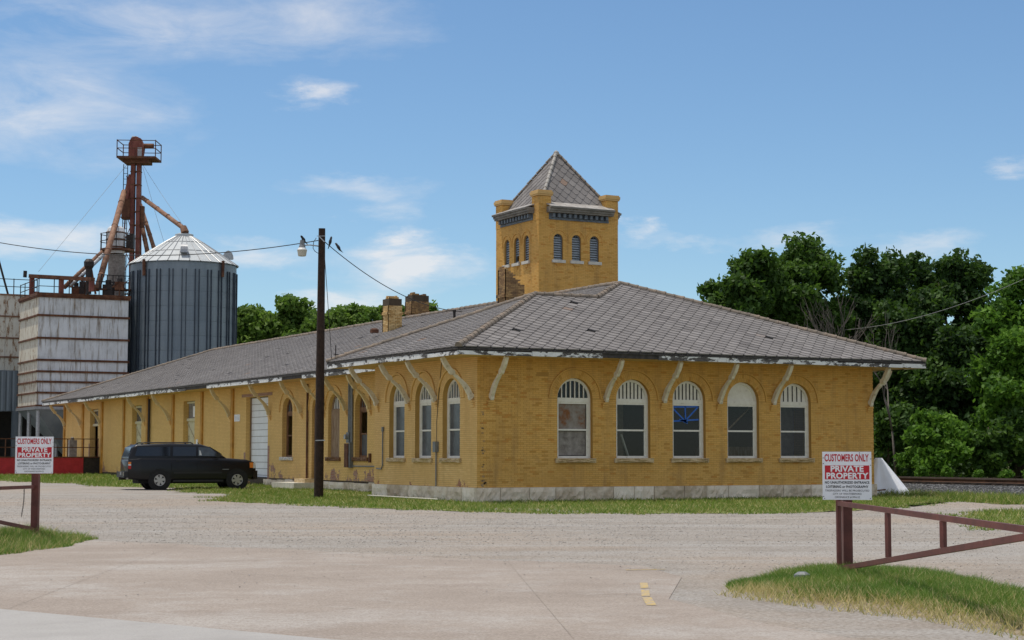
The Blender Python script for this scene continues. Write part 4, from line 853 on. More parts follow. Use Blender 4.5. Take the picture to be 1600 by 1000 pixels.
# tower ------------------------------------------------------------------
def tower():
    z0, z1 = 6.2, 12.35; cs = [.98 + i * .925 for i in range(3)]; ZB, ZP, r = 10.06, 10.98, .235
    T = MB()
    ops = [(TS - u if False else u, r, ZB, ZP, True) for u in cs]
    opsL = [(u, r, ZB, ZP, True) for u in (1.13, 2.05, 2.98)]
    m = wall_mesh(FTF, 0, TS, z0, z1, ops, .25); m2 = wall_mesh(FTL, 0, TS, z0, z1, opsL, .25); m.add(m2.v, m2.f)
    m.poly([(TX + TS, TY, z0), (TX + TS, TY + TS, z0), (TX + TS, TY + TS, z1), (TX + TS, TY, z1)]); m.poly([(TX, TY + TS, z0), (TX + TS, TY + TS, z0), (TX + TS, TY + TS, z1), (TX, TY + TS, z1)])
    tw = m.build('tower', 'mortar', DEPOT)
    b = MB(); PZ = 13.0; pw = .62
    FR = Frame((TX + TS, TY, 0), (0, 1, 0), (-1, 0, 0)); FK = Frame((TX, TY + TS, 0), (1, 0, 0), (0, -1, 0))
    for F, oo in ((FTF, ops), (FTL, opsL), (FR, []), (FK, [])):
        for s, e, z in brick_spans(F, 0, TS, 7.2, 12.0, [(*o, .42) for o in oo], [(o[0] - .34, o[0] + .34, ZB - .14, ZB) for o in oo]): brick_faces(b, F, s, e, z, .0655, .007, tone())
        for o in oo: ring_bricks(b, F, o[0], ZP, r, r + .17, .008)
    b.build('brick_courses', 'buff_brick', tw, kind='stuff')
    for F, oo in ((FTF, ops), (FTL, opsL)):
        for o in oo:
            u = o[0]; h = MB(); hood(h, F, u, ZP, .40, .435, .04, .12); h.build('hood_mould', 'buff_brick', tw)
            L = MB(); P = [(u - r, ZB)] + arc(u, ZP, r - .002, 10) + [(u + r, ZB)]; I = [(u - r + .035, ZB)] + arc(u, ZP, r - .035, 10) + [(u + r - .035, ZB)]
            for k in range(len(P) - 1):
                Q = (P[k], P[k + 1], I[k + 1], I[k]); L.add([F(a, z, .08) for a, z in Q] + [F(a, z, .16) for a, z in Q], [(0, 1, 2, 3), (0, 1, 5, 4), (3, 2, 6, 7), (4, 5, 6, 7)])
            lw = L.build('louvre_window', 'cornice_blue', DEPOT); z = ZB + .03
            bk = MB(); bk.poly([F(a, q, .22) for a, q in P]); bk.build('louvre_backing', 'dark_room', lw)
            while z < ZP + r - .05:
                w_ = r - .037 if z < ZP else math.sqrt(max(.0001, (r - .037) ** 2 - (z + .05 - ZP) ** 2))
                if F is FTL and u == 2.05 and ZB + .05 < z < ZB + .3: z += .105; continue
                s = MB(); s.add([F(u - w_, z, .085), F(u + w_, z, .085), F(u + w_, z + .075, .15), F(u - w_, z + .075, .15), F(u - w_, z - .012, .09), F(u + w_, z - .012, .09), F(u + w_, z + .063, .155), F(u - w_, z + .063, .155)], [(0, 1, 2, 3), (4, 7, 6, 5), (0, 4, 5, 1), (2, 6, 7, 3), (1, 5, 6, 2), (0, 3, 7, 4)]); s.build('slat', 'louvre_paint', lw); z += .105
            s = MB(); fbox(s, F, u - .33, u + .33, ZB - .13, ZB, -.09, .1); s.build('sill', 'pale_stone', lw)
            for q in range(3): c = MB(); fbox(c, F, u - .17 + q * .055, u + .17 - q * .055, ZB - .2 - q * .066, ZB - .14 - q * .066, -.05 + q * .012, 0, tone()); c.build('corbel', 'buff_brick', lw)
    # corner piers
    for i, (ax, ay) in enumerate(((0, 0), (1, 0), (0, 1), (1, 1))):
        x0 = TX - .012 if not ax else TX + TS - pw + .012; y0 = TY - .012 if not ay else TY + TS - pw + .012
        core = MB(); core.box((x0 + .006, y0 + .006, 11.8), (x0 + pw - .006, y0 + pw - .006, PZ - .02)); pr = core.build('corner_pier', 'mortar', DEPOT); k = MB()
        for F in (Frame((x0, y0, 0), (1, 0, 0), (0, 1, 0)), Frame((x0, y0, 0), (0, 1, 0), (1, 0, 0)), Frame((x0 + pw, y0, 0), (0, 1, 0), (-1, 0, 0)), Frame((x0, y0 + pw, 0), (1, 0, 0), (0, -1, 0))):
            for s, e, z in brick_spans(F, 0, pw, 11.8, PZ - .1, []): brick_faces(k, F, s, e, z, .0655, .003, tone())
        k.build('brick_courses', 'buff_brick', pr, kind='stuff')
        for q, (ex, za, zb) in enumerate(((.05, PZ - .13, PZ - .06), (.075, PZ - .06, PZ + .06), (.04, PZ + .06, PZ + .12))): c = MB(); c.box((x0 - ex, y0 - ex, za), (x0 + pw + ex, y0 + pw + ex, zb - .004), .35); c.build('pier_cap', 'chimney_brick', pr)
    # cornice, dentils, metal skirt between the piers
    for F in (FTF, FTL, FR, FK):
        a, b_ = pw - .02, TS - pw + .02
        m = MB(); fbox(m, F, a - .1, b_ + .1, 11.83, 11.92, -.06, .0); cn = m.build('cornice', 'cornice_blue', DEPOT)
        m = MB(); fbox(m, F, a - .1, b_ + .1, 11.92, 12.12, -.02, .0); m.build('frieze', 'cornice_blue', cn)
        for q in range(11): u = a + .06 + (b_ - a - .12) * q / 10; m = MB(); fbox(m, F, u - .06, u + .06, 11.93, 12.1, -.2, -.02); m.build('dentil', 'cornice_blue', cn)
        for (za, zb, dd) in ((12.12, 12.2, .30), (12.2, 12.3, .36), (12.3, 12.38, .43)): m = MB(); fbox(m, F, a - .22, b_ + .22, za, zb - .003, -dd, .0); m.build('cornice_moulding', 'cornice_metal', cn)
        e0, e1 = a - .22, b_ + .22; n = 7
        for q in range(n):
            u0, u1 = e0 + (e1 - e0) * q / n, e0 + (e1 - e0) * (q + 1) / n - .012
            m = MB(); m.add([F(u0, 12.385, -.45), F(u1, 12.385, -.45), F(u1, 12.70, .42), F(u0, 12.70, .42), F(u0, 12.36, -.45), F(u1, 12.36, -.45), F(u1, 12.6, .42), F(u0, 12.6, .42)], [(0, 1, 2, 3), (0, 4, 5, 1), (1, 5, 6, 2), (3, 7, 4, 0), (2, 6, 7, 3), (4, 7, 6, 5)]); m.build('skirt_sheet', 'skirt_metal', cn)
    # pyramid roof
    cx, cy, e, zb, za = TX + TS / 2, TY + TS / 2, .30, 12.62, 15.2
    B = [Vector((TX + e, TY + e, zb)), Vector((TX + TS - e, TY + e, zb)), Vector((TX + TS - e, TY + TS - e, zb)), Vector((TX + e, TY + TS - e, zb))]; A = Vector((cx, cy, za))
    m = MB()
    for i in range(4): m.poly([B[i - 1], B[i], A])
    pr = m.build('tower_roof', 'slate_bed', DEPOT)
    for i in range(4): slates([B[i - 1], B[i], A], pr, pitch=.44, row=.25, thick=.018, tb=.0)
    for i, p in enumerate(B): rolls(p, A, pr, mat='pale_ridge' if i == 0 else 'ridge_tile', L=.3, r=.075, name='hip_tile')  # near hip paler: its sunlit look is put into the tile colour
    m = MB(); m.lathe([(.16, 15.1), (.12, 15.26), (.02, 15.33)], (cx, cy, 0), 8); m.build('finial_cap', 'pale_ridge', pr)
tower()
def chimney(x0, y0, sx, sy, z0, z1, mat, broken=0, name='chimney'):
    """brick stack with oversailing courses; the top few courses are ragged"""
    k = MB(); core = MB(); core.box((x0 + .01, y0 + .01, z0), (x0 + sx - .01, y0 + sy - .01, z1 - .12 - broken)); st = core.build(name, 'dark_chimney_brick_mortar', DEPOT); rs = random.Random(int(x0 * 10))
    h = z1 - z0; band = z0 + h * (.62 if not broken else .45)
    z = z0
    while z < z1:
        g = .045 if band < z < band + .15 else 0.0
        if z > z1 - .45 and not broken: g = -.03 - .10 * (z - z1 + .45) / .45
        for F, L in ((Frame((x0 - g, y0 - g, 0), (1, 0, 0), (0, 1, 0)), sx + 2 * g), (Frame((x0 - g, y0 - g, 0), (0, 1, 0), (1, 0, 0)), sy + 2 * g), (Frame((x0 + sx + g, y0 - g, 0), (0, 1, 0), (-1, 0, 0)), sy + 2 * g), (Frame((x0 - g, y0 + sy + g, 0), (1, 0, 0), (0, -1, 0)), sx + 2 * g)):
            u = -.11 if int(z / .07) % 2 else 0
            while u < L - .02:
                ins = .008 if abs(F.u.y) > .5 else 0; a, b = max(ins, u), min(L - ins, u + .212)
                mid = (F((a + b) / 2, 0).x - x0) / sx
                lim = z1 - (broken * max(0, mid) ** 1.2 * 1.3 if broken else 0) - rs.uniform(0, .1)
                if b - a > .03 and z < lim: fbox(k, F, a, b, z, z + .06, 0, .1, rs.random())
                u += .225
        z += .0685
    k.build('brick_courses', mat, st, kind='stuff'); return st
chimney(8.15, 13.5, .86, .76, 6.9, 9.25, 'sooty_brick', broken=.62)
chimney(6.75, 22.25, .66, .72, 6.4, 8.68, 'chimney_brick')
chimney(11.75, 30.6, .95, .9, 6.9, 9.72, 'sooty_brick')
m = MB(); m.lathe([(.05, 0), (.05, .32), (.07, .33), (.07, .4), (.03, .42)], (2.55, 6.9, 6.35), 8); m.build('vent_pipe', 'dark_steel', ROOF)
m = MB(); m.lathe([(.2, 0), (.2, .14), (.12, .2)], (5.9, 21.9, 6.95), 10); m.build('roof_flashing', 'rust', ROOF)

# loading dock -----------------------------------------------------------
def dock():
    gd = gz(-1, 53.5); t = thing('loading_dock', (-1.5, 55, gd), 'red painted loading dock with brown pipe railing beside the freight wing', 'loading dock')
    m = MB(); m.box((-9, 53.5, gd - .2), (.92, 53.75, 1.30)); m.build('red_wall', 'red_masonry', t)
    m = MB(); m.box((-9, 53.75, gd - .2), (1.9, 60.5, 1.26)); m.build('deck', 'joint_filler', t)
    m = MB(); m.box((.93, 53.55, gd - .2), (1.9, 53.74, 1.34)); m.build('steel_face', 'dark_steel', t)
    m = MB(); m.box((-9, 53.46, 1.30), (1.9, 53.8, 1.36)); m.build('steel_edge', 'rust', t)
    for x in (-7.2, -5.4, -3.6, -1.8, .0, .95, 1.8): m = MB(); m.bar((x, 53.62, 1.36), (x, 53.62, 2.42), .05); m.build('rail_post', 'rust', t)
    for z in (1.9, 2.4): m = MB(); m.bar((-9, 53.62, z), (1.85, 53.62, z), .05); m.build('hand_rail', 'rust', t)
    m = MB(); m.box((.35, 54.6, 1.36), (.8, 55.1, 2.35)); m.lathe([(.1, 0), (.1, .15), (.03, .18)], (.58, 54.85, 2.35), 8); o = m.build('water_drum', 'grimy_panel'); tag(o, 'grey upright box standing on the loading dock behind the railing', 'box')
dock()

# ------------------------------------------------------------------ grain works behind the depot
def silo():
    c = Vector((12.45, 71.55, 0)); r = 3.76; g = gz(c.x, c.y); zt = 15.0
    t = thing('grain_silo', (c.x, c.y, g), 'round dark blue galvanised grain silo with pale conical roof', 'silo'); n = 26
    rings = 14
    for k in range(rings):
        z0, z1 = g + (zt - g) * k / rings, g + (zt - g) * (k + 1) / rings - .012; m = MB(); m.lathe([(r, z0), (r + .012, (z0 + z1) / 2), (r, z1)], c, 52, cap=False); m.build('wall_ring', 'galvanised_blue', t, smooth=True)
    for k in range(n):
        a = 2 * math.pi * (k + .3) / n; d = Vector((math.cos(a), math.sin(a), 0)); s = Vector((-d.y, d.x, 0))
        for off in (-.14, .14):
            m = MB(); m.obox(c + d * (r - .01) + s * (off - .028) + Vector((0, 0, g)), s * .056, d * .10, (0, 0, zt - g - .55)); m.build('stiffener', 'stiffener_metal', t)
    # conical roof in three tiers of ribbed sheets
    tiers = [(r + .14, zt), (r * .70, zt + .86), (r * .40, zt + 1.60), (.62, zt + 2.12)]; ns = 32
    for (ra, za), (rb, zb) in zip(tiers[:-1], tiers[1:]):
        for k in range(ns):
            a0, a1 = 2 * math.pi * k / ns, 2 * math.pi * (k + 1) / ns; P = [c + Vector((rr * math.cos(a), rr * math.sin(a), z)) for rr, a, z in ((ra, a0 + .008, za), (ra, a1 - .008, za), (rb, a1 - .008, zb), (rb, a0 + .008, zb))]
            m = MB(); m.prism(P, (0, 0, .03)); m.build('roof_sheet', 'galvanised_roof', t)
    rib = MB()
    for k in range(ns):
        a = 2 * math.pi * k / ns
        m = MB(); pts = [c + Vector((rr * math.cos(a), rr * math.sin(a), z + .05)) for rr, z in ((r + .18, zt - .02), *[(q[0], q[1] + .0) for q in tiers[1:]])]; m.tube(pts, .024, 5); m.build('roof_rib', 'galvanised', t)
    for q in (1, 2): m = MB(); rr, zz = tiers[q]; pts = [c + Vector((rr * math.cos(a), rr * math.sin(a), zz + .04)) for a in np.linspace(0, 2 * math.pi, 41)]; m.tube(pts, .025, 5, cap=False); m.build('roof_ring', 'grey_box', t)
    m = MB(); m.lathe([(.66, zt + 2.05), (.66, zt + 2.3), (.3, zt + 2.42)], c, 16); m.build('roof_collar', 'galvanised_roof', t)
    for a in (R(-107), R(-10)):         # gooseneck vents
        d = Vector((math.cos(a), math.sin(a), 0)); s = Vector((-d.y, d.x, 0)); b = c + d * r * .82 + Vector((0, 0, zt + .62)); pr = [b + d * (-.3 + .38 * (1 - math.cos(q))) * 1.0 + Vector((0, 0, .62 * math.sin(q))) for q in np.linspace(0, math.pi, 9)]
        m = MB(); m.prism([p - s * .24 for p in pr], s * .48); m.build('roof_vent', 'galvanised', t)
    for a in (R(-152), R(-63)): d = Vector((math.cos(a), math.sin(a), 0)); m = MB(); m.bar(c + d * (r + .12) + Vector((0, 0, zt - 1.0)), c + d * (r + .16) + Vector((0, 0, zt + .15)), .22, .16); m.build('eave_bracket', 'rust', t)
silo()
def hopper_bin():
    x0, y0, x1, y1 = 1.76, 69.72, 7.96, 75.5; zs = [4.78, 5.67, 6.42, 7.12, 7.9, 9.4, 10.95, 12.25]; g = gz(x0, 69)
    t = thing('hopper_bin', ((x0 + x1) / 2, (y0 + y1) / 2, g), 'square rust streaked white steel hopper bin with banded sides behind the depot end', 'grain bin')
    for za, zb in zip(zs[:-1], zs[1:]):
        for k in range(3):
            a, b = x0 + (x1 - x0) * k / 3, x0 + (x1 - x0) * (k + 1) / 3; m = MB(); m.box((a + .006, y0, za + .06), (b - .006, y0 + .05, zb - .06)); m.build('front_panel', 'rusty_white', t)
        for k in range(4): a, b = y0 + .05 + (y1 - y0) * k / 4, y0 + .05 + (y1 - y0) * (k + 1) / 4; m = MB(); m.box((x0, a + .006, za + .06), (x0 + .05, b - .006, zb - .06)); m.build('side_panel', 'rusty_cream', t)
        m = MB(); m.box((x1 - .05, y0 + .05, za), (x1, y1, zb)); m.build('far_panel', 'rusty_white', t)
    for z in zs[:]:
        m = MB(); m.box((x0 - .1, y0 - .1, z - .07), (x1 + .1, y0 + .02, z + .07)); m.build('band_angle', 'rust', t); m = MB(); m.box((x0 - .1, y0 + .02, z - .07), (x0 + .02, y1, z + .05)); m.build('band_angle', 'rust', t)
    m = MB(); m.box((x0 - .14, y0 - .14, 12.3), (x1 + .14, y1 + .1, 12.5)); m.build('top_deck', 'rust', t)
    m = MB(); m.box((x0 - .16, y0 - .16, 4.52), (x1 + .1, y1, 4.72)); m.build('bottom_ring', 'galvanised', t)
    cx, cy = (x0 + x1) / 2, (y0 + y1) / 2; B = [(x0, y0, 4.5), (x1, y0, 4.5), (x1, y1, 4.5), (x0, y1, 4.5)]; e = .4; T = [(cx - e, cy - e, 1.4), (cx + e, cy - e, 1.4), (cx + e, cy + e, 1.4), (cx - e, cy + e, 1.4)]
    for i in range(4): m = MB(); m.poly([B[i - 1], B[i], T[i], T[i - 1]]); m.build('hopper_plate', 'galvanised_blue', t)
    for x in (x0 + .15, x0 + (x1 - x0) / 3, x0 + (x1 - x0) * 2 / 3, x1 - .15):
        for y in (y0 + .15, (y0 + y1) / 2, y1 - .15): m = MB(); m.tube([(x, y, g - .2), (x, y, 4.55)], .13, 8); m.build('leg', 'galvanised', t)
    m = MB(); m.bar((x0 + 2.2, y0 + .3, 4.3), (x1 - .3, y0 + .3, 1.2), .22); m.build('brace', 'galvanised', t)
    for z in (12.95, 13.45): m = MB(); m.bar((x0, y0 + .05, z), (x1, y0 + .05, z), .045); m.build('hand_rail', 'dark_steel', t); m = MB(); m.bar((x0, y0 + .05, z), (x0, y1, z), .045); m.build('hand_rail', 'dark_steel', t)
    for k in range(7): x = x0 + (x1 - x0) * k / 6; m = MB(); m.bar((x, y0 + .05, 12.5), (x, y0 + .05, 13.5), .055); m.build('rail_post', 'dark_steel', t)
    for k in range(1, 5): y = y0 + (y1 - y0) * k / 4; m = MB(); m.bar((x0, y, 12.5), (x0, y, 13.5), .055); m.build('rail_post', 'dark_steel', t)
hopper_bin()
def rear_bin():
    x0, y0, x1, y1 = -6.2, 80.2, 4.0, 86; g = gz(0, 75); t = thing('storage_bin', (-2, 83, g), 'rusty cream steel storage bin at the far left behind the hopper bin', 'grain bin')
    zs = [7.4, 8.6, 10.0, 11.6, 13.2]
    for za, zb in zip(zs[:-1], zs[1:]):
        for k in range(9): a = x0 + (x1 - x0) * k / 9; m = MB(); m.box((a + .012, y0, za + .05), (a + (x1 - x0) / 9 - .012, y0 + .06, zb - .05)); m.build('front_panel', 'rusty_cream', t)
    m = MB(); m.box((x0, y0 + .06, 7.4), (x1, y1, 13.2)); m.build('bin_body', 'rusty_white', t)
    for z in zs: m = MB(); m.box((x0, y0 - .08, z - .06), (x1 + .08, y0 + .02, z + .04)); m.build('band_angle', 'spout_rust', t)
    for x in (.1, 3.75): m = MB(); m.box((x, y0 - .12, 7.4), (x + .3, y0 - .01, 13.5)); m.build('corner_post', 'red_rust_paint', t)
    for z in (13.8, 14.35): m = MB(); m.bar((x0, y0 + .1, z), (x1, y0 + .1, z), .05); m.build('hand_rail', 'dark_steel', t)
    for k in range(7): x = x0 + (x1 - x0) * k / 6; m = MB(); m.bar((x, y0 + .1, 13.2), (x, y0 + .1, 14.4), .06); m.build('rail_post', 'dark_steel', t)
    m = MB(); m.bar((2.0, y0 + .3, 13.0), (1.1, y0 + .3, 16.1), .13); m.build('leaning_mast', 'dark_steel', t)
    for x in (x0 + .3, -1.6, x1 - .3): m = MB(); m.tube([(x, y0 + .4, g - .2), (x, y0 + .4, 7.4)], .16, 8); m.build('leg', 'galvanised', t)
rear_bin()
def blue_shed():
    g = gz(0, 75); t = thing('corrugated_shed', (-3, 79, g), 'blue grey corrugated metal shed with dark opening at the left edge', 'shed'); x0, x1, y = -9, 2.2, 77.6
    for k in range(28): a = x0 + (x1 - x0) * k / 28; m = MB(); m.prism([(a, y, 4.6), (a + .12, y - .05, 4.6), (a + .28, y - .05, 4.6), (a + .395, y, 4.6)], (0, 0, 2.85)); m.build('sheet_rib', 'blue_sheet', t)
    m = MB(); m.box((x0, y + .02, 4.55), (x1, y + .1, 7.4)); m.build('wall_sheet', 'blue_sheet', t)
    m = MB(); m.box((x0, y + .02, 7.4), (x1, y + 2.5, 7.5)); m.build('shed_roof', 'blue_sheet', t)
    m = MB(); m.box((x0, y + 4.5, g - .1), (x1 + 5, y + 4.6, 7.3)); m.build('back_wall', 'dark_room', t)
    m = MB(); m.box((1.85, y - .02, g - .1), (2.25, y + .4, 4.6)); m.build('door_post', 'blue_sheet', t)
    m = MB(); m.box((-4.4, 75.0, 1.3), (-.35, 75.25, 3.6)); o = m.build('trailer_panel', 'white_enamel'); tag(o, 'white panel with brown edge standing under the shed opening', 'panel')
    for a, b in (((-.35, 74.98, 1.3), (-.2, 75.27, 3.62)), ((-4.4, 74.98, 3.601), (-.35, 75.27, 3.72))): m = MB(); m.box(a, b); m.build('panel_edge', 'spout_rust', o)
blue_shed()
def elevator():
    b = at(213, 600, 132); x, y = 10.93, 79.0; g = gz(x, 70); t = thing('bucket_elevator', (x, y, g), 'tall rusty red bucket elevator leg with head platform above the silo', 'grain elevator')
    rx, ry = RT.x, RT.y; r = Vector((RT.x, RT.y, 0)); f = Vector((r.y * -1, r.x, 0)); c = Vector((x, y, 0))
    for s in (-.36, .08): m = MB(); m.obox(c + r * s + f * -.25 + Vector((0, 0, g)), r * .30, f * .5, (0, 0, 23.6 - g)); m.build('leg_casing', 'red_rust_paint', t)
    for k in range(22): z = g + 1 + k * 1.02; m = MB(); m.obox(c + r * -.39 + f * -.29 + Vector((0, 0, z)), r * .8, f * .58, (0, 0, .06)); m.build('casing_flange', 'rust', t)
    for s in (-.03, .03): pass
    for s in (-.62, -.92): m = MB(); m.bar(c + r * s - f * .1 + Vector((0, 0, 8)), c + r * s - f * .1 + Vector((0, 0, 23.4)), .05); m.build('ladder_stile', 'dark_steel', t)
    for k in range(36): z = 8.4 + k * .42; m = MB(); m.bar(c + r * -.92 - f * .1 + Vector((0, 0, z)), c + r * -.62 - f * .1 + Vector((0, 0, z)), .035); m.build('ladder_rung', 'dark_steel', t)
    for z in (11.6, 13.5, 16.8, 19.3): m = MB(); m.obox(c + r * -1.05 - f * .45 + Vector((0, 0, z)), r * .75, f * .8, (0, 0, .05)); m.build('ladder_landing', 'rust', t)
    for k in range(11):                       # lattice stays up the side of the leg
        z = 8.2 + k * 1.3; a, b_ = (-1.25, -.45) if k % 2 else (-.45, -1.25); sc = 1 - k * .045; m = MB(); m.bar(c + r * a * sc - f * .2 + Vector((0, 0, z)), c + r * b_ * sc - f * .2 + Vector((0, 0, z + 1.3)), .05); m.build('lattice_stay', 'red_rust_paint', t)
    for s0 in (-1.3, .55): m = MB(); m.bar(c + r * s0 + f * .3 + Vector((0, 0, 7)), c + r * s0 * .55 + f * .3 + Vector((0, 0, 22.5)), .09); m.build('guy_strut', 'red_rust_paint', t)
    # distributor box and its flanges
    m = MB(); m.obox(c + r * -.98 - f * .35 + Vector((0, 0, 19.2)), r * .62, f * .7, (0, 0, 1.5)); m.build('distributor', 'rust', t)
    m = MB(); m.tube([c + r * -.7 + Vector((0, 0, 20.6)), c + r * -.35 + Vector((0, 0, 22.6))], [.3, .22], 8); m.build('discharge_spout', 'red_rust_paint', t)
    m = MB(); m.obox(c + r * .42 - f * .2 + Vector((0, 0, 18.6)), r * .25, f * .4, (0, 0, 1.6)); m.build('side_box', 'rust', t)
    # head platform
    z = 23.7; A = [c + r * a + f * q + Vector((0, 0, z)) for a, q in ((-1.2, -1.2), (1.65, -1.0), (1.65, 1.1), (-1.2, .9))]
    m = MB(); m.prism(A, (0, 0, .16)); m.build('platform_deck', 'rust', t)
    m = MB(); m.prism([c + r * a + f * q + Vector((0, 0, z - .3)) for a, q in ((-.8, -.7), (1.1, -.7), (1.1, .6), (-.8, .6))], (0, 0, .3)); m.build('platform_bearer', 'rust', t)
    for i in range(4):
        for zz in (.75, 1.35): m = MB(); m.bar(A[i - 1] + Vector((0, 0, zz)), A[i] + Vector((0, 0, zz)), .05); m.build('hand_rail', 'rust', t)
        m = MB(); m.bar(A[i], A[i] + Vector((0, 0, 1.4)), .06); m.build('rail_post', 'rust', t)
    m = MB(); P = [(-.55, 0), (.5, 0), (.62, .9), (.35, 1.5), (.0, 1.65), (-.35, 1.55), (-.55, 1.1)]; m.prism([c + r * a - f * .28 + Vector((0, 0, z + .16 + q)) for a, q in P], f * .56); m.build('head_casing', 'red_rust_paint', t)
    m = MB(); m.tube([c + r * .5 + Vector((0, 0, z + 1.1)), c + r * 1.3 + Vector((0, 0, z + 1.1))], .2, 10); m.build('motor', 'rust', t)
    m = MB(); m.obox(c + r * .15 - f * .32 + Vector((0, 0, z + .2)), r * .32, f * .1, (0, 0, .75)); m.build('access_cover', 'galvanised', t)
    m = MB(); m.tube([c + r * -.35 + Vector((0, 0, z + 1.75)), c + r * .1 + Vector((0, 0, z + 1.7))], .14, 8); m.build('motor_cap', 'galvanised', t)
    return c, r, f
EC, ER, EF = elevator()
def spout(a, b, r, mat, label, name='grain_spout', bend=None, group=None):
    m = MB(); m.tube([a] + ([bend] if bend else []) + [b], r, 10); o = m.build(name, mat, smooth=True); tag(o, label, 'pipe', group)
    q = MB(); d = (Vector(b) - Vector(a)).normalized()
    for t in (.12, .37, .62, .87): p = Vector(a).lerp(Vector(b), t); q = MB(); q.tube([p - d * .05, p + d * .05], r * 1.12, 10); q.build('pipe_flange', mat, o)
    return o
spout(at(222, 309, 131), at(288, 357, 125.3), .165, 'spout_rust', 'reddish grain spout slanting from elevator down to the silo peak', bend=at(284, 355, 125.6))
m = MB(); m.tube([at(286, 355, 125.4), at(289, 364, 125.2)], [.24, .3], 10); tag(m.build('spout_end', 'spout_rust'), 'rusty spout end collar sitting on the silo peak', 'pipe')
spout(at(194, 300, 131), at(152, 452, 121), .215, 'spout_rust', 'thick pale brown spout slanting left from elevator to hopper bin')
spout(at(219, 320, 133), at(243, 396, 131), .16, 'spout_rust', 'right hand one of two steep brown pipes behind the silo')
spout(at(217, 330, 133), at(232, 402, 131), .17, 'spout_rust', 'left hand one of two steep brown pipes behind the silo')
spout(at(160, 394, 124), at(100, 450, 122), .16, 'spout_rust', 'upper brown spout running down left from the dryer drum')
spout(at(162, 398, 123), at(110, 448, 121), .13, 'galvanised', 'pale metal spout running down left beneath the brown one')
def dryer():
    c = at(179, 600, 127); c = Vector((c.x, c.y, 0)); g = gz(8, 70); t = thing('dryer_tower', (c.x, c.y, g), 'pale rusty drum on a round tower with a railed platform left of the elevator', 'tower'); z = lambda py: 1.544 + (709 - py) * 127 / FPX
    m = MB(); m.lathe([(.62, g), (.62, z(398))], c, 18); m.build('column', 'grimy_panel', t, smooth=False)
    m = MB(); m.lathe([(.66, z(396)), (.70, z(390)), (.70, z(362)), (.6, z(356)), (.42, z(353))], c - ER * .1, 18); m.build('drum', 'rusty_white', t)
    for py in (386, 374, 363): m = MB(); m.lathe([(.72, z(py) - .05), (.74, z(py)), (.72, z(py) + .05)], c - ER * .1, 18, cap=False); m.build('drum_band', 'rust', t)
    m = MB(); m.lathe([(1.25, z(392)), (1.25, z(389))], c, 12); m.build('platform_deck', 'rust', t)
    for k in range(10): a = 2 * math.pi * k / 10; p = c + Vector((1.2 * math.cos(a), 1.2 * math.sin(a), z(389))); m = MB(); m.bar(p, p + Vector((0, 0, 1.15)), .05); m.build('rail_post', 'dark_steel', t)
    for q in (.55, 1.1): m = MB(); m.tube([c + Vector((1.2 * math.cos(a), 1.2 * math.sin(a), z(389) + q)) for a in np.linspace(0, 2 * math.pi, 21)], .03, 5, cap=False); m.build('hand_rail', 'dark_steel', t)
    m = MB(); p = c - ER * 1.1 - EF * .2; m.prism([p + ER * a + Vector((0, 0, q)) for a, q in ((0, z(399)), (1.0, z(399)), (1.0, z(385)), (.7, z(380)))], EF * .7); m.build('intake_hood', 'rust', t)
    m = MB(); p = c + ER * .75 - EF * .3; m.obox(p + Vector((0, 0, z(388))), ER * .5, EF * .6, (0, 0, z(366) - z(388))); m.build('gear_box', 'dark_steel', t)
dryer()
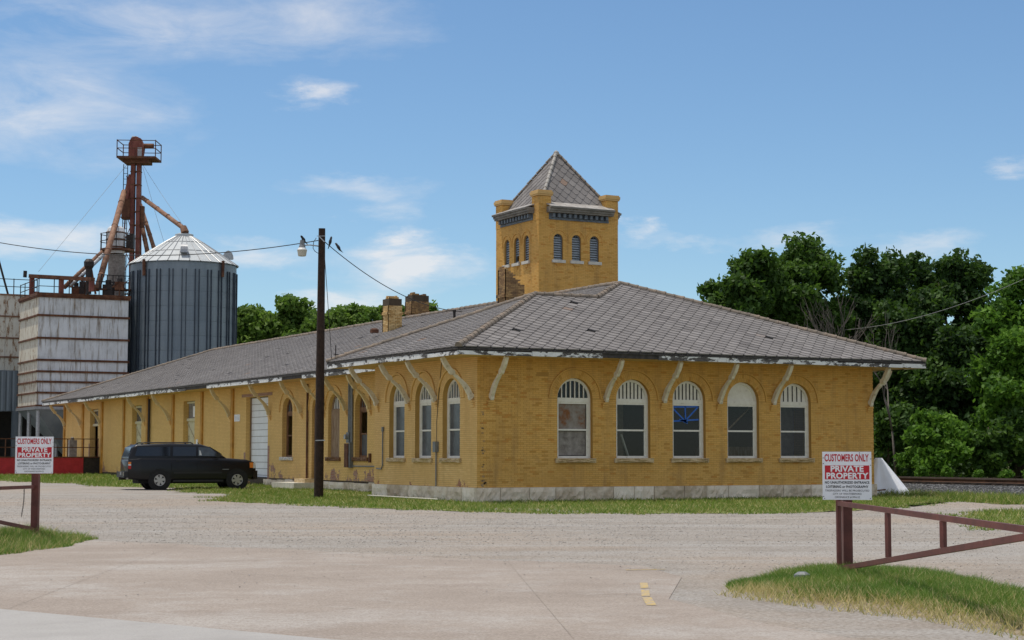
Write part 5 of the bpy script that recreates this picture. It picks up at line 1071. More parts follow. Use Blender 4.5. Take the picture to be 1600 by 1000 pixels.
def roof_gear():
    a, b = at(48, 432, 121), at(145, 437, 118); t = thing('conveyor_trough', a, 'long dark brown conveyor trough on legs above the hopper bin', 'conveyor'); m = MB(); m.bar(a, b, .4, .26); m.build('trough', 'rust', t)
    for q in (.02, .5, .98): p = a.lerp(b, q); m = MB(); m.bar((p.x, p.y, 12.5), (p.x, p.y, p.z - .13), .3); m.build('leg', 'red_rust_paint', t)
    m = MB(); m.tube([a + Vector((-.4, 0, -.1)), a + Vector((-.38, 0, .35))], .13, 8); m.build('drive_motor', 'dark_steel', t)
    c = at(139, 412, 120); t = thing('distributor_head', (c.x, c.y, 12.5), 'dark round spout head on a stand beside the thick brown spout', 'machine'); m = MB(); m.lathe([(.2, 12.5), (.22, c.z - .4), (.34, c.z - .2), (.36, c.z + .1), (.2, c.z + .3)], (c.x, c.y, 0), 10); m.build('head', 'dark_steel', t)
    m = MB(); m.bar((c.x + .5, c.y, 12.5), (c.x + .15, c.y, c.z - .3), .12); m.build('strut', 'rust', t)
    t = thing('catwalk', (8.9, 71, 12.5), 'rusty railed catwalk between the hopper bin and the silo', 'catwalk'); A, B = at(158, 452, 121), at(203, 454, 124); m = MB(); m.bar(A, B, .8, .12); m.build('deck', 'rust', t)
    for zz in (.5, 1.0): m = MB(); m.bar(A + Vector((0, 0, zz)), B + Vector((0, 0, zz)), .05); m.build('hand_rail', 'dark_steel', t)
    for k in range(6): p = A.lerp(B, k / 5); m = MB(); m.bar(p, p + Vector((0, 0, 1.02)), .06); m.build('rail_post', 'dark_steel', t)
    for k, (px, py, w, h, mat, lb) in enumerate(((118, 446, .55, .9, 'rust', 'rusty drive box on the bin top left of the thick spout'), (168, 441, .7, 1.1, 'dark_steel', 'dark machinery cabinet at the foot of the dryer tower'), (186, 446, .6, .8, 'rust', 'small rusty gear case on the catwalk near the silo'), (128, 430, .35, 1.4, 'dark_steel', 'slim dark motor stand between the slanting spouts'))):
        p = at(px, py, 121); b0 = Vector((p.x, p.y, 12.5 if k != 2 else 12.9)); q = thing('machine_case', b0, lb, 'machine'); m = MB(); m.obox(b0 - ER * w / 2, ER * w, EF * w * .8, (0, 0, h * .7)); m.build('case', mat, q)
        m = MB(); m.tube([b0 + EF * w * .4 + Vector((0, 0, h * .7)), b0 + EF * w * .4 + Vector((0, 0, h))], w * .3, 8); m.build('drive_motor', 'dark_steel', q)
        m = MB(); m.tube([b0 + ER * w * .5 + Vector((0, 0, h * .5)), b0 + ER * w * 1.2 + Vector((0, 0, h * .9)), b0 + ER * w * 1.2 + Vector((0, 0, 0))], .05, 6); m.build('pipe', 'rust', q)
roof_gear()

# ------------------------------------------------------------------ pole, lamp, wires, birds
def pole():
    b = at(498, 776, 60); b = Vector((b.x, b.y, gz(b.x, b.y))); top = at(503, 357, 60); t = thing('utility_pole', b, 'dark brown timber utility pole with a white yard lamp near its top', 'pole')
    m = MB(); m.tube([b + Vector((0, 0, -.3)), b.lerp(top, .5), top], [.165, .145, .115], 14); m.build('shaft', 'pole_timber', t, smooth=False)
    L = at(472, 388, 59.6); m = MB(); m.tube([at(500, 385, 60), at(484, 383, 59.7), L + Vector((0, 0, .1))], .022, 6); m.build('lamp_arm', 'galvanised', t)
    m = MB(); m.lathe([(.07, .28), (.09, .12), (.12, .04)], L, 12); m.build('lamp_housing', 'grey_box', t); m = MB(); m.lathe([(.02, .06), (.1, .04), (.17, -.06), (.15, -.06), (.05, .0)], L, 16, cap=False); m.build('lamp_reflector', 'white_lamp', t)
    m = MB(); m.lathe([(.17, -.062), (.135, -.27), (.10, -.28)], L, 16); m.build('lamp_lens', 'lamp_lens', t)
    m = MB(); m.bar(at(493, 688.5, 59.8), at(508, 688, 59.8), .02, .035); m.build('pole_band', 'galvanised', t); m = MB(); m.bar(at(495, 369, 59.85), at(508, 369, 59.85), .02); m.build('pole_band', 'galvanised', t)
    m = MB(); m.bar(at(499, 370, 59.84), at(507, 378, 59.8), .035); m.build('wire_clamp', 'galvanised', t)
    m = MB(); m.tube([at(494, 372, 59.9), at(490, 378, 59.8), at(489, 388, 59.8), at(492, 393, 59.8), at(497, 396, 59.9)], .012, 5); m.build('lamp_cable', 'wire_black', t)
pole()
def wire(name, pts, r, mat, label, sag=0.0):
    a, b = Vector(pts[0]), Vector(pts[-1]); P = []
    for i in range(33): q = i / 32; p = a.lerp(b, q); p.z -= 4 * sag * q * (1 - q); P.append(p)
    m = MB(); m.tube(P, r, 5); return tag(m.build(name, mat, smooth=True), label, 'wire'), P
_, WL = wire('overhead_wire', [at(497, 376, 60), at(-150, 345, 66)], .016, 'wire_black', 'thin dark overhead wire running left from the pole past the silo', .88)
_, WR = wire('overhead_wire', [at(505, 376, 60), at(722, 487, 76.5)], .016, 'wire_black', 'thin dark overhead wire from the pole down right to the depot roof', .55)
wire('overhead_wire', [at(506, 385, 60), Vector((-1.2, 9.4, 4.9))], .011, 'wire_black', 'dark service wire dropping beside the pole to the eave', -.05)
wire('overhead_wire', [at(1300, 516, 96), at(1650, 412, 70)], .013, 'wire_pale', 'pale cable crossing in front of the dark trees at right', .6)
wire('guy_wire', [at(198, 258, 132), at(60, 425, 124)], .012, 'wire_pale', 'thin guy wire from elevator head slanting down to the left', 0)
wire('guy_wire', [at(223, 258, 132), at(286, 352, 128)], .012, 'wire_pale', 'thin guy wire from elevator head to the silo peak', .1)
wire('guy_wire', [at(223, 262, 132), at(258, 385, 128)], .012, 'wire_pale', 'thin guy wire dropping from elevator to the silo roof edge', .1)
m = MB(); m.bar((-1.2, 9.2, 5.15), (-.9, 9.5, 5.15), .03); m.bar((-1.05, 9.4, 4.85), (-1.05, 9.4, 5.5), .03); m.build('service_mast', 'dark_steel', DEPOT)
def bird(p, head, label, lean=.5):
    """small perched blackbird: one lofted body with head, beak, tail, folded wings"""
    t = thing('bird', p, label, 'bird', 'blackbirds on the wires'); d = Vector((math.cos(head), math.sin(head), 0)); u = Vector((0, 0, 1)); ax = (d * (1 - lean) + u * lean).normalized(); o = Vector(p)
    pts = [o - ax * .06 + u * .06, o + u * .085, o + ax * .05 + u * .1, o + ax * .10 + u * .115, o + ax * .135 + u * .125, o + ax * .17 + u * .13, o + ax * .19 + d * .02 + u * .128]
    m = MB(); m.tube([pts[0] - ax * .1] + pts, [.012, .03, .055, .055, .04, .042, .03, .006], 8); m.build('body', 'bird_black', t, smooth=True)
    m = MB(); s = d.cross(u); m.add([pts[0] - ax * .16 - s * .025, pts[0] - ax * .16 + s * .025, pts[1] + s * .03, pts[1] - s * .03, pts[0] - ax * .15 + u * .012, pts[1] + u * .03], [(0, 1, 2, 3), (0, 4, 1), (0, 3, 5, 4), (1, 4, 5, 2), (3, 2, 5)]); m.build('tail', 'bird_black', t)
    for q in (-.015, .015): m = MB(); m.tube([o + s * q + u * .05, o + s * q - u * .005], .006, 4); m.build('leg', 'bird_black', t)
bird(WL[1] + Vector((0, 0, .01)), math.pi + .5, 'blackbird perched on the wire left of the pole', .35); bird(at(515.5, 383, 60.6), .4, 'blackbird on the wire just right of the pole', .7); bird(at(529.5, 391.5, 61.3), 2.4, 'blackbird farther down the wire right of the pole', .5)

# ------------------------------------------------------------------ gates and signs
def text_mesh(txt, size, bold, sx, mat, parent, cx, cz, y, name='lettering', width=None):
    cu = bpy.data.curves.new(name, 'FONT'); cu.body = txt; cu.size = size; cu.align_x = 'CENTER'; cu.align_y = 'CENTER'; cu.offset = bold; cu.extrude = .0006; cu.resolution_u = 3; cu.space_character = 1.04
    to = bpy.data.objects.new(name, cu); COL.objects.link(to); bpy.context.view_layer.update(); me = bpy.data.meshes.new_from_object(to.evaluated_get(bpy.context.evaluated_depsgraph_get())); bpy.data.objects.remove(to)
    w = max(v.co.x for v in me.vertices) - min(v.co.x for v in me.vertices)
    if width: sx = width / w
    me.transform(Matrix(((sx, 0, 0, 0), (0, 0, -1, 0), (0, 1, 0, 0), (0, 0, 0, 1)))); me.materials.clear(); me.materials.append(MAT[mat]); me.name = name
    o = bpy.data.objects.new(name, me); COL.objects.link(o); o.parent = parent; o.location = (cx, y, cz); return o
def sign(c, rot, label, w=.61, h=.605):
    t = thing('warning_sign', (c.x, c.y, c.z - h / 2), label, 'sign', None, rot); H = h / 2
    m = MB(); m.box((-w / 2, 0, 0), (w / 2, .006, h)); m.build('board', 'white_enamel', t, local=True)
    m = MB(); m.box((-w * .45, -.002, h * .425), (w * .455, -.0005, h * .715)); m.build('red_panel', 'sign_red', t, local=True)
    y = -.0012; k = w / .61
    text_mesh('CUSTOMERS ONLY', .125 * k, .0035, 1, 'sign_red', t, -.005, h * .865, y, width=w * .9)
    text_mesh('PRIVATE', .1 * k, .0036, 1, 'sign_white', t, 0, h * .64, -.003, width=w * .67); text_mesh('PROPERTY', .1 * k, .0036, 1, 'sign_white', t, 0, h * .495, -.003, width=w * .855)
    text_mesh('NO UNAUTHORIZED ENTRANCE', .043 * k, .0012, 1, 'sign_black', t, 0, h * .358, y, width=w * .905); text_mesh('LOITERING or PHOTOGRAPHY', .043 * k, .0012, 1, 'sign_black', t, 0, h * .27, y, width=w * .86)
    text_mesh('TRESPASSERS WILL BE PROSECUTED', .034 * k, .0003, 1, 'sign_grey', t, 0, h * .19, y, width=w * .9); text_mesh('CITY OF WEATHERFORD', .034 * k, .0003, 1, 'sign_grey', t, 0, h * .122, y, width=w * .58); text_mesh('ORDINANCE #1994-52', .034 * k, .0003, 1, 'sign_grey', t, 0, h * .054, y, width=w * .51)
    for u, z in ((-.48, .87), (-.48, .755), (.48, .72), (-.48, .07), (-.46, .03), (.47, .03), (.485, .85), (.26, .975)): m = MB(); m.tube([(u * w, -.004, z * h), (u * w, .0, z * h)], .006, 6); m.build('screw', 'dark_steel', t, local=True)
face = lambda p: math.atan2((CAM - p).y, (CAM - p).x) + math.pi / 2
pR = at(1325, 896, 22.1); pR.z = gz(pR.x, pR.y); sR = at(1323.6, 743, 21.95); sign(sR, face(sR) + .05, 'white and red private property sign on the right gate post')
def gate(name, post, hinge, tip, label, pw, ph, zt, zl, drop, struts, cat='gate'):
    t = thing(name, post, label, cat); g = post.z
    m = MB(); r = Vector((RT.x, RT.y, 0)); f = Vector((-r.y, r.x, 0)); m.obox(post - r * pw / 2 - f * pw / 2 + Vector((0, 0, -.3)), r * pw, f * pw, (0, 0, ph + .3)); m.build('post', 'gate_paint', t)
    if hinge is not None: m = MB(); m.tube([hinge + Vector((0, 0, -.02)), hinge + Vector((0, 0, ph - .02 - (hinge.z - g)))], .035, 10); m.build('hinge_tube', 'gate_paint', t)
    h = hinge if hinge is not None else post; A = Vector((h.x, h.y, zt)); B = Vector((tip.x, tip.y, zt)); a = Vector((h.x, h.y, zl)); b = Vector((tip.x, tip.y, zl + drop))
    m = MB(); m.bar(A, B, .045, .058); m.build('top_rail', 'gate_paint', t); m = MB(); m.bar(a, b, .045, .058); m.build('bottom_rail', 'gate_paint', t)
    for q in struts: m = MB(); m.bar(a.lerp(b, q) + Vector((0, 0, .03)), A.lerp(B, q) - Vector((0, 0, .03)), .055, .045); m.build('strut', 'gate_paint', t)
    return t
hR = at(1312, 893, 22.0); hR.z = gz(hR.x, hR.y)
gate('swing_gate', pR, hR, at(1612, 828, 14.3), 'dark red steel swing gate tapering to the right below the sign', .115, 1.02, .92, .1, .775, (.345, .645))
pL = at(54.5, 833, 30); pL.z = gz(pL.x, pL.y); sL = at(53.8, 711.5, 29.85); sign(sL, face(sL) - .02, 'white and red private property sign on the left gate post', .63, .63)
tL = pL + (at(0, 763, 28.9) - at(50, 761, 30)) * 4.0
GL = gate('swing_gate', pL, None, tL, 'dark red steel gate at the left edge with a hanging chain', .12, 1.34, .97, .24, .62, (.42, .75))
ch0 = at(38, 765, 29.7); 
for k in range(17):
    p = ch0 + Vector((.012 * math.sin(k * .2) - k * .0022, 0, -.028 * k)); m = MB(); d = Vector((1, 0, 0)) if k % 2 else Vector((0, 1, 0)); m.tube([p + Vector((0, 0, -.018)) - d * .007, p + Vector((0, 0, .018)) - d * .007, p + Vector((0, 0, .018)) + d * .007, p + Vector((0, 0, -.018)) + d * .007], .004, 4); m.build('chain_link', 'dark_steel', GL)

# ------------------------------------------------------------------ parked vehicle
def suv():
    hd = math.atan2(-.10, .995); c, s = math.cos(hd), math.sin(hd); rw = Vector((-4.62, 19.5)); lx, ly = -1.66, -.95
    ox, oy = rw.x - (lx * c - ly * s), rw.y - (lx * s + ly * c); z0 = gz(ox, oy) + .02
    t = thing('parked_suv', (ox, oy, z0), 'black long wheelbase sport utility vehicle parked nose in at the roll up door', 'car', None, hd); t.scale = (.96, .96, .97)
    def B(mb, name, mat, parent=None, smooth=False):
        o = mb.build(name, mat, t if parent is None else parent, local=True, smooth=smooth)
        if parent is not None: o.location = o.location - Vector(parent.location)
        return o
    def loft(st, n=20):
        """stations (x, half width at sill, half width at top, zb, zt, roundness)"""
        m = MB(); vs = []
        for x, wb, wt, zb, zt, e in st:
            for k in range(n):
                a = 2 * math.pi * (k + .5) / n; ca, sa = math.cos(a), math.sin(a); q = lambda v: math.copysign(abs(v) ** e, v)
                zz = (zb + zt) / 2 + (zt - zb) / 2 * q(sa); f = (zz - zb) / (zt - zb); w = wb + (wt - wb) * f; vs.append((x, w * q(ca), zz))
        k = len(st); fs = [(i * n + j, i * n + (j + 1) % n, (i + 1) * n + (j + 1) % n, (i + 1) * n + j) for i in range(k - 1) for j in range(n)]
        return m.add(vs, fs + [tuple(range(n - 1, -1, -1)), tuple((k - 1) * n + j for j in range(n))])
    body = loft([(-2.98, .93, .92, .48, 1.22, .2), (-2.93, .96, .95, .42, 1.3, .18), (-2.4, 1.0, .965, .38, 1.33, .16), (-.5, 1.0, .965, .36, 1.33, .16), (.9, 1.0, .965, .36, 1.32, .16), (1.3, 1.0, .95, .38, 1.31, .18), (2.1, .98, .91, .42, 1.25, .2), (2.4, .95, .87, .45, 1.17, .22), (2.5, .90, .82, .5, 1.08, .28)])
    bo = B(body, 'body', 'car_paint', smooth=True)
    cab = loft([(-2.96, .93, .88, 1.1, 1.34, .3), (-2.9, .94, .86, 1.1, 1.5, .22), (-2.78, .95, .83, 1.1, 1.78, .2), (-2.6, .95, .81, 1.1, 1.88, .18), (-1.2, .955, .81, 1.1, 1.92, .18), (.1, .955, .81, 1.1, 1.9, .18), (.45, .95, .82, 1.1, 1.8, .18), (1.0, .94, .87, 1.1, 1.46, .2), (1.22, .92, .88, 1.1, 1.32, .3)])
    B(cab, 'cabin', 'car_paint', smooth=True)
    side = lambda z: .957 - (z - 1.1) / (1.9 - 1.1) * .145 + .01
    def pane(pts, name, mat):
        for sg in (-1, 1):
            m = MB(); P = [(x, sg * side(z), z) for x, z in pts]; m.prism(P, (0, sg * .006, 0)); B(m, name, mat)
    pane([(-2.7, 1.4), (-1.22, 1.4), (-1.2, 1.78), (-2.58, 1.78)], 'quarter_window', 'car_glass'); pane([(-1.1, 1.4), (-.12, 1.4), (-.1, 1.78), (-1.08, 1.79)], 'door_window', 'car_glass')
    for sg in (-1, 1):                       # see-through front door glass over a pale cabin
        m = MB(); P = [(x, sg * side(z), z) for x, z in ((-.02, 1.4), (.92, 1.38), (.50, 1.74), (.0, 1.78))]; m.prism(P, (0, sg * .007, 0)); B(m, 'front_door_window', 'dusty_glass')
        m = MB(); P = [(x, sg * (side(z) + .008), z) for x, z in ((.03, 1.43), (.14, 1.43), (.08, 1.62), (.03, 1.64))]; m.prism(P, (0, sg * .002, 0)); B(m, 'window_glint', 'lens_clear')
    m = MB(); m.add([(1.02, -.82, 1.44), (1.02, .82, 1.44), (.49, .72, 1.77), (.49, -.72, 1.77)], [(0, 1, 2, 3)]); 
    m.v = [(x + .03, y, z + .02) for x, y, z in m.v]; B(m, 'windscreen', 'car_glass')
    m = MB(); m.add([(-2.92, -.78, 1.36), (-2.92, .78, 1.36), (-2.79, .72, 1.76), (-2.79, -.72, 1.76)], [(0, 1, 2, 3)]); m.v = [(x - .035, y, z + .01) for x, y, z in m.v]; B(m, 'rear_window', 'car_glass')
    for sg in (-1, 1):
        for a, b in ((-2.2, -1.3), (-1.25, -.3)): pass
        m = MB(); m.tube([(-2.4, sg * .7, 1.88), (-2.3, sg * .7, 1.95), (-.3, sg * .7, 1.96), (-.2, sg * .7, 1.9)], .025, 6); B(m, 'roof_rack', 'car_trim')
        m = MB(); m.box((-2.97, sg * .86 - .08, .86), (-2.86, sg * .86 + .115, 1.0)) if sg > 0 else m.box((-2.97, sg * .86 - .115, .86), (-2.86, sg * .86 + .08, 1.0)); tl = B(m, 'tail_light', 'lens_red')
        m = MB(); y0, y1 = (sg * .86 - .08, sg * .86 + .117) if sg > 0 else (sg * .86 - .117, sg * .86 + .08); m.box((-2.972, y0, 1.0), (-2.862, y1, 1.06)); B(m, 'lens', 'lens_clear', tl); m = MB(); m.box((-2.971, y0, 1.06), (-2.861, y1, 1.15)); B(m, 'lens', 'lens_amber', tl)
        m = MB(); m.box((2.36, sg * .86 - .06, .88), (2.47, sg * .86 + .06, 1.1)); hl = B(m, 'headlight', 'lens_clear'); m = MB(); m.box((2.22, sg * .9 - .035, .90), (2.37, sg * .9 + .035, 1.12)); B(m, 'indicator', 'lens_amber', hl)
        m = MB(); m.box((.72, sg * 1.05 - .09, 1.34), (.86, sg * 1.05 + .09, 1.55)); B(m, 'door_mirror', 'car_trim')
        for x in (-.95, .12): m = MB(); m.box((x, sg * .985 - .015, 1.17), (x + .2, sg * .985 + .015, 1.21)); B(m, 'door_handle', 'car_trim')
        m = MB(); m.box((-1.05, sg * .995 - .015, .66), (1.0, sg * .995 + .015, .74)); B(m, 'side_moulding', 'car_trim')
        for x in (-1.17, -.08, .98): m = MB(); m.box((x, sg * .993 - .008, .46), (x + .015, sg * .993 + .008, 1.16)); B(m, 'door_seam', 'rubber')
        m = MB(); m.box((-1.1, sg * .98 - .06, .32), (1.05, sg * .98 + .06, .40)); B(m, 'running_board', 'car_trim')
        m = MB(); m.box((1.02, sg * .99 - .006, .82), (1.3, sg * .99 + .006, .85)); B(m, 'badge', 'grey_box')
        for x in (-1.66, 1.66):
            m = MB(); m.tube([(x, sg * .90, .40), (x, sg * 1.004, .40)], .475, 24); B(m, 'wheel_arch', 'rubber')
            m = MB(); m.tube([(x, sg * .72, .39), (x, sg * .98, .39), (x, sg * 1.012, .39)], [.39, .39, .36], 28); w = B(m, 'wheel', 'rubber')
            m = MB(); m.tube([(x, sg * 1.0, .39), (x, sg * 1.016, .39)], .235, 24); B(m, 'rim', 'car_trim', w)
            m = MB(); vs = []
            for k in range(25): a = 2 * math.pi * k / 24; vs.append((x + .225 * math.cos(a), sg * 1.018, .39 + .225 * math.sin(a)))
            m.tube(vs, .016, 5, cap=False); B(m, 'rim_ring', 'alloy', w)
            for k in range(6):
                a = 2 * math.pi * k / 6 + .2; d = Vector((math.cos(a), 0, math.sin(a))); p = Vector((-math.sin(a), 0, math.cos(a))); o = Vector((x, sg * 1.016, .39)); m = MB(); m.prism([o + p * .035, o + d * .22 + p * .062, o + d * .22 - p * .062, o - p * .035], (0, sg * .014, 0)); B(m, 'spoke', 'alloy', w)
            m = MB(); m.tube([(x, sg * 1.01, .39), (x, sg * 1.04, .39)], .055, 12); B(m, 'hub_cap', 'alloy', w)
    m = MB(); m.box((-3.14, -.92, .50), (-2.95, .92, .74)); bp = B(m, 'rear_bumper', 'car_trim'); m = MB(); m.box((-3.15, -.3, .60), (-3.135, .05, .74)); B(m, 'number_plate', 'grey_box', bp); m = MB(); m.box((-3.155, -.86, .58), (-3.135, -.72, .72)); B(m, 'bumper_glint', 'chrome', bp)
    m = MB(); m.box((-3.2, -.07, .4), (-2.9, .07, .52)); B(m, 'tow_hitch', 'dark_steel')
    m = MB(); m.prism([(2.38, -.95, .40), (2.58, -.85, .42), (2.58, .85, .42), (2.38, .95, .40)], (0, 0, .36)); B(m, 'front_bumper', 'car_paint')
    m = MB(); m.box((2.44, -.6, .76), (2.515, .6, 1.0)); B(m, 'grille', 'car_trim')
    m = MB(); m.tube([(.05, -.6, 1.9), (.02, -.6, 1.97)], .02, 5); B(m, 'antenna', 'car_trim')
    m = MB(); m.box((-2.5, -.7, .25), (2.2, .7, .42)); B(m, 'chassis', 'rubber')
suv()

# ------------------------------------------------------------------ tarpaulin-draped bundle by the track-side corner
def tarp():
    c = Vector((18.15, 2.0)); t = thing('covered_bundle', (c.x, c.y, 0), 'white tarpaulin draped over a tall bundle at the building corner', 'tarpaulin')
    n, k = 40, 12; vs = []; rt = Vector((RT.x, RT.y)); fw = Vector((-rt.y, rt.x))
    for j in range(k + 1):
        q = j / k; z = 1.40 * (1 - q ** 1.08)
        for i in range(n):
            a = 2 * math.pi * i / n; r = (.12 + .68 * q ** 1.05); fold = 1 + (.3 + .7 * q) * (.34 * abs(math.sin(2.5 * a + .6)) + .10 * abs(math.sin(5.5 * a + 2.2)) + .05 * math.sin(13 * a + 3 * q) - .1)
            if -.5 < math.sin(a) and math.cos(a) < -.2: fold *= 1
            p = c + rt * (r * fold * math.cos(a) * 1.0 - .12 + .3 * q * (math.cos(a) > 0) * math.cos(a)) + fw * (r * fold * math.sin(a) * .8)
            vs.append((p.x, p.y, max(z + .012 * math.sin(7 * a) * q, .0) - (.12 if j == k else 0)))
    fs = [(j * n + i, j * n + (i + 1) % n, (j + 1) * n + (i + 1) % n, (j + 1) * n + i) for j in range(k) for i in range(n)] + [tuple(range(n))]
    MB().add(vs, fs).build('tarpaulin', 'tarp', t, smooth=True)
    m = MB(); m.bar(at(1367, 766.5, 64.6), at(1384, 764.5, 64.6), .06, .05); o = m.build('timber_scrap', 'brown_timber'); tag(o, 'short brown board sticking out beside the white tarpaulin', 'board')
tarp()

# ------------------------------------------------------------------ railway
TXC = 22.2
def railway():
    ys = np.arange(-60, 140, 4.0); prof = [(-3.4, -.06), (-1.75, .36), (1.75, .36), (3.6, -.1)]; m = MB()
    for i in range(len(ys) - 1):
        for a, b in zip(prof[:-1], prof[1:]): m.poly([(TXC + a[0], ys[i], a[1]), (TXC + b[0], ys[i], b[1]), (TXC + b[0], ys[i + 1], b[1]), (TXC + a[0], ys[i + 1], a[1])])
    bed = m.build('ballast_bed', 'ballast_stone', kind='structure')
    n = 26000; x = RNG.uniform(-3.3, 1.9, n); y = RNG.uniform(-9, 14, n); zz = np.where(x < -1.75, (x + 3.4) / 1.65 * .42 - .06, .36) + .01
    stones('ballast', 'ballast_stone', np.stack([x + TXC, y, zz], 1), RNG.uniform(.022, .05, n), RNG.beta(2, 3, n) + (RNG.random(n) < .03) * .5)
    t = thing('railway_track', (TXC, 0, .36), 'rusty railway track on dark ballast behind the depot corner', 'railway track')
    for s in (-.75, .75):
        m = MB(); x0 = TXC + s; m.prism([(x0 + a, -60, .46 + b) for a, b in ((-.07, 0), (.07, 0), (.07, .015), (.012, .035), (.012, .125), (-.012, .125), (-.012, .035), (-.07, .015))], (0, 200, 0)); m.build('rail', 'rail_steel', t)
        m = MB(); m.box((x0 - .036, -60, .585), (x0 + .036, 140, .625)); m.build('rail_head', 'rail_head', t)
    me = None
    for k in range(70):
        y0 = -12 + k * .55
        if me is None: m = MB(); m.box((-1.3, -.11, -.1), (1.3, .11, .08)); me = m.mesh('sleeper', (0, 0, 0)); me.materials.append(MAT['sleeper_timber'])
        inst(me, 'sleeper', t, loc=(TXC, y0, .375))
def stones(name, mat, P, S, T, kind='stuff'):
    """many small angular stones in one mesh (squashed octahedra)"""
    n = len(P); base = np.array([(1, 0, 0), (-.9, .2, 0), (0, 1, .1), (.1, -1, 0), (0, 0, .5), (0, 0, -.4)]); a = RNG.uniform(0, 2 * np.pi, n); ca, sa = np.cos(a), np.sin(a)
    J = base[None] * RNG.uniform(.65, 1.25, (n, 6, 1)); X = J[..., 0] * ca[:, None] - J[..., 1] * sa[:, None]; Y = J[..., 0] * sa[:, None] + J[..., 1] * ca[:, None]
    V = np.stack([X, Y, J[..., 2]], -1) * S[:, None, None] + P[:, None]; f = np.array([(0, 2, 4), (2, 1, 4), (1, 3, 4), (3, 0, 4), (2, 0, 5), (1, 2, 5), (3, 1, 5), (0, 3, 5)])
    F = (np.arange(n)[:, None, None] * 6 + f[None]).reshape(-1, 3); return arrays_obj(name, mat, V.reshape(-1, 3), F, np.clip(np.repeat(T, 8), 0, 1), kind=kind)
railway()

# ------------------------------------------------------------------ verges, mounds, loose stone
VERGES = {'depot_verge': [(-6.8, 5.0), (-6.0, -.5), (-4.6, -6.2), (-3.6, -9.6), (-1.0, -11.6), (3.0, -12.6), (6.5, -11.3), (10.5, -8.4), (13.6, -6.4), (17.5, -2.0), (18.7, 3.4), (16.2, 3.4), (16.2, -.05), (-.05, -.05), (-.05, 8.2), (1.9, 8.2), (1.9, 24.4), (.9, 25), (-.4, 22.3), (-3.0, 21.5), (-4.4, 16), (-3.6, 12), (-5.4, 9)],
          'freight_verge': [(-3.2, 23.2), (1.9, 23.2), (1.9, 53.4), (-12, 53.4), (-16, 47), (-6.5, 38.2), (-4.7, 31), (-5.2, 26)],
          'track_verge': [(13.5, -9.5), (16.5, -9.6), (19.1, -6), (19.0, 12), (17.4, 12), (17.3, -1.5), (14.6, -6.0)],
          'right_verge': [(.8, -22.4), (6.2, -15.6), (8.5, -14.2), (12.5, -14.4), (13, -20), (6, -25)]}
def verges():
    for k, P in VERGES.items(): sheet(k, P, .012, 'turf', kind='structure', jag=.9, step=.4)
    sheet('grass_mound', MOUND_R, .026, 'soil', kind='structure', jag=.12, step=.25, zf=lambda x, y: gz(x, y) - (.05 if not inpoly(x, y, MOUND_R) or edist(x, y, MOUND_R) < .12 else 0)); sheet('grass_mound', MOUND_L, .026, 'soil', kind='structure', jag=.12, step=.25, zf=lambda x, y: gz(x, y) - (.05 if not inpoly(x, y, MOUND_L) or edist(x, y, MOUND_L) < .12 else 0))
    # mottled silt fan beside the right mound
verges()
def blades(name, poly, n, h, w, mat, dry=.15, jag=.5, zo=.0, patch=.5, clump=True, near=None, thin=None, dryf=None):
    """single-triangle grass blades, denser in patches, spilling a little over the edge"""
    xs = [p[0] for p in poly]; ys = [p[1] for p in poly]; pts = []; tn = []; hh = []; tries = 0
    while len(pts) < n and tries < n * 14:
        tries += 1; x, y = random.uniform(min(xs) - jag, max(xs) + jag), random.uniform(min(ys) - jag, max(ys) + jag); ins = inpoly(x, y, poly); nz = mnoise.noise((x * .9, y * .9, 5)) * .5 + .5; n2 = mnoise.noise((x * 3.1, y * 3.1, 1)) * .5 + .5
        if not ins:
            if edist(x, y, poly) > jag * nz * nz * 1.3: continue
        if near and near(x, y): continue
        pr = .25 + 1.5 * max(0, nz * .6 + n2 * .4 - patch + .25)
        if thin: pr *= thin(x, y)
        if random.random() > pr: continue
        pts.append((x, y, gz(x, y) + zo)); g = nz * .55 + n2 * .25 + random.random() * .4; tn.append(min(.78, max(0, 1.0 - g)) if random.random() > (dryf(x, y) if dryf else dry) * (1.6 - 1.4 * nz) else random.uniform(.8, 1)); hh.append(h * (.45 + .8 * n2) * random.uniform(.5, 1.3) * (1 if ins else .6))
    P = np.array(pts); n = len(P); H = np.array(hh); a = RNG.uniform(0, 2 * np.pi, n); d = np.stack([np.cos(a), np.sin(a)], 1) * w / 2; b = RNG.uniform(0, 2 * np.pi, n); ln = RNG.uniform(.3, 1.4, n) * H
    V = np.zeros((n, 3, 3)); V[:, 0, :2] = P[:, :2] - d; V[:, 1, :2] = P[:, :2] + d; V[:, 2, 0] = P[:, 0] + np.cos(b) * ln; V[:, 2, 1] = P[:, 1] + np.sin(b) * ln; V[:, 0, 2] = V[:, 1, 2] = P[:, 2]; V[:, 2, 2] = P[:, 2] + H
    return arrays_obj(name, mat, V.reshape(-1, 3), np.arange(n * 3).reshape(-1, 3), np.array(tn))
inb = lambda x, y: (x > -.02 and y > -.02 and x < HW and y < HL) or (x > XF - .05 and y > 8 and x < HW)
tag(blades('verge_grass', VERGES['depot_verge'], 46000, .12, .034, 'verge_blade', .34, 1.3, near=inb, patch=.42, thin=lambda x, y: .45 if min(abs(y + .1), abs(x + .1)) < .5 else 1), 'mown green grass along the depot foundation', 'grass')
tag(blades('verge_grass', VERGES['freight_verge'], 16000, .16, .05, 'verge_blade', .2, 1.2, near=inb, patch=.35), 'green grass strip in front of the freight wing', 'grass')
tag(blades('verge_grass', VERGES['track_verge'], 9000, .26, .035, 'verge_blade', .3, .5, near=inb), 'ragged grass at the foot of the ballast', 'grass')
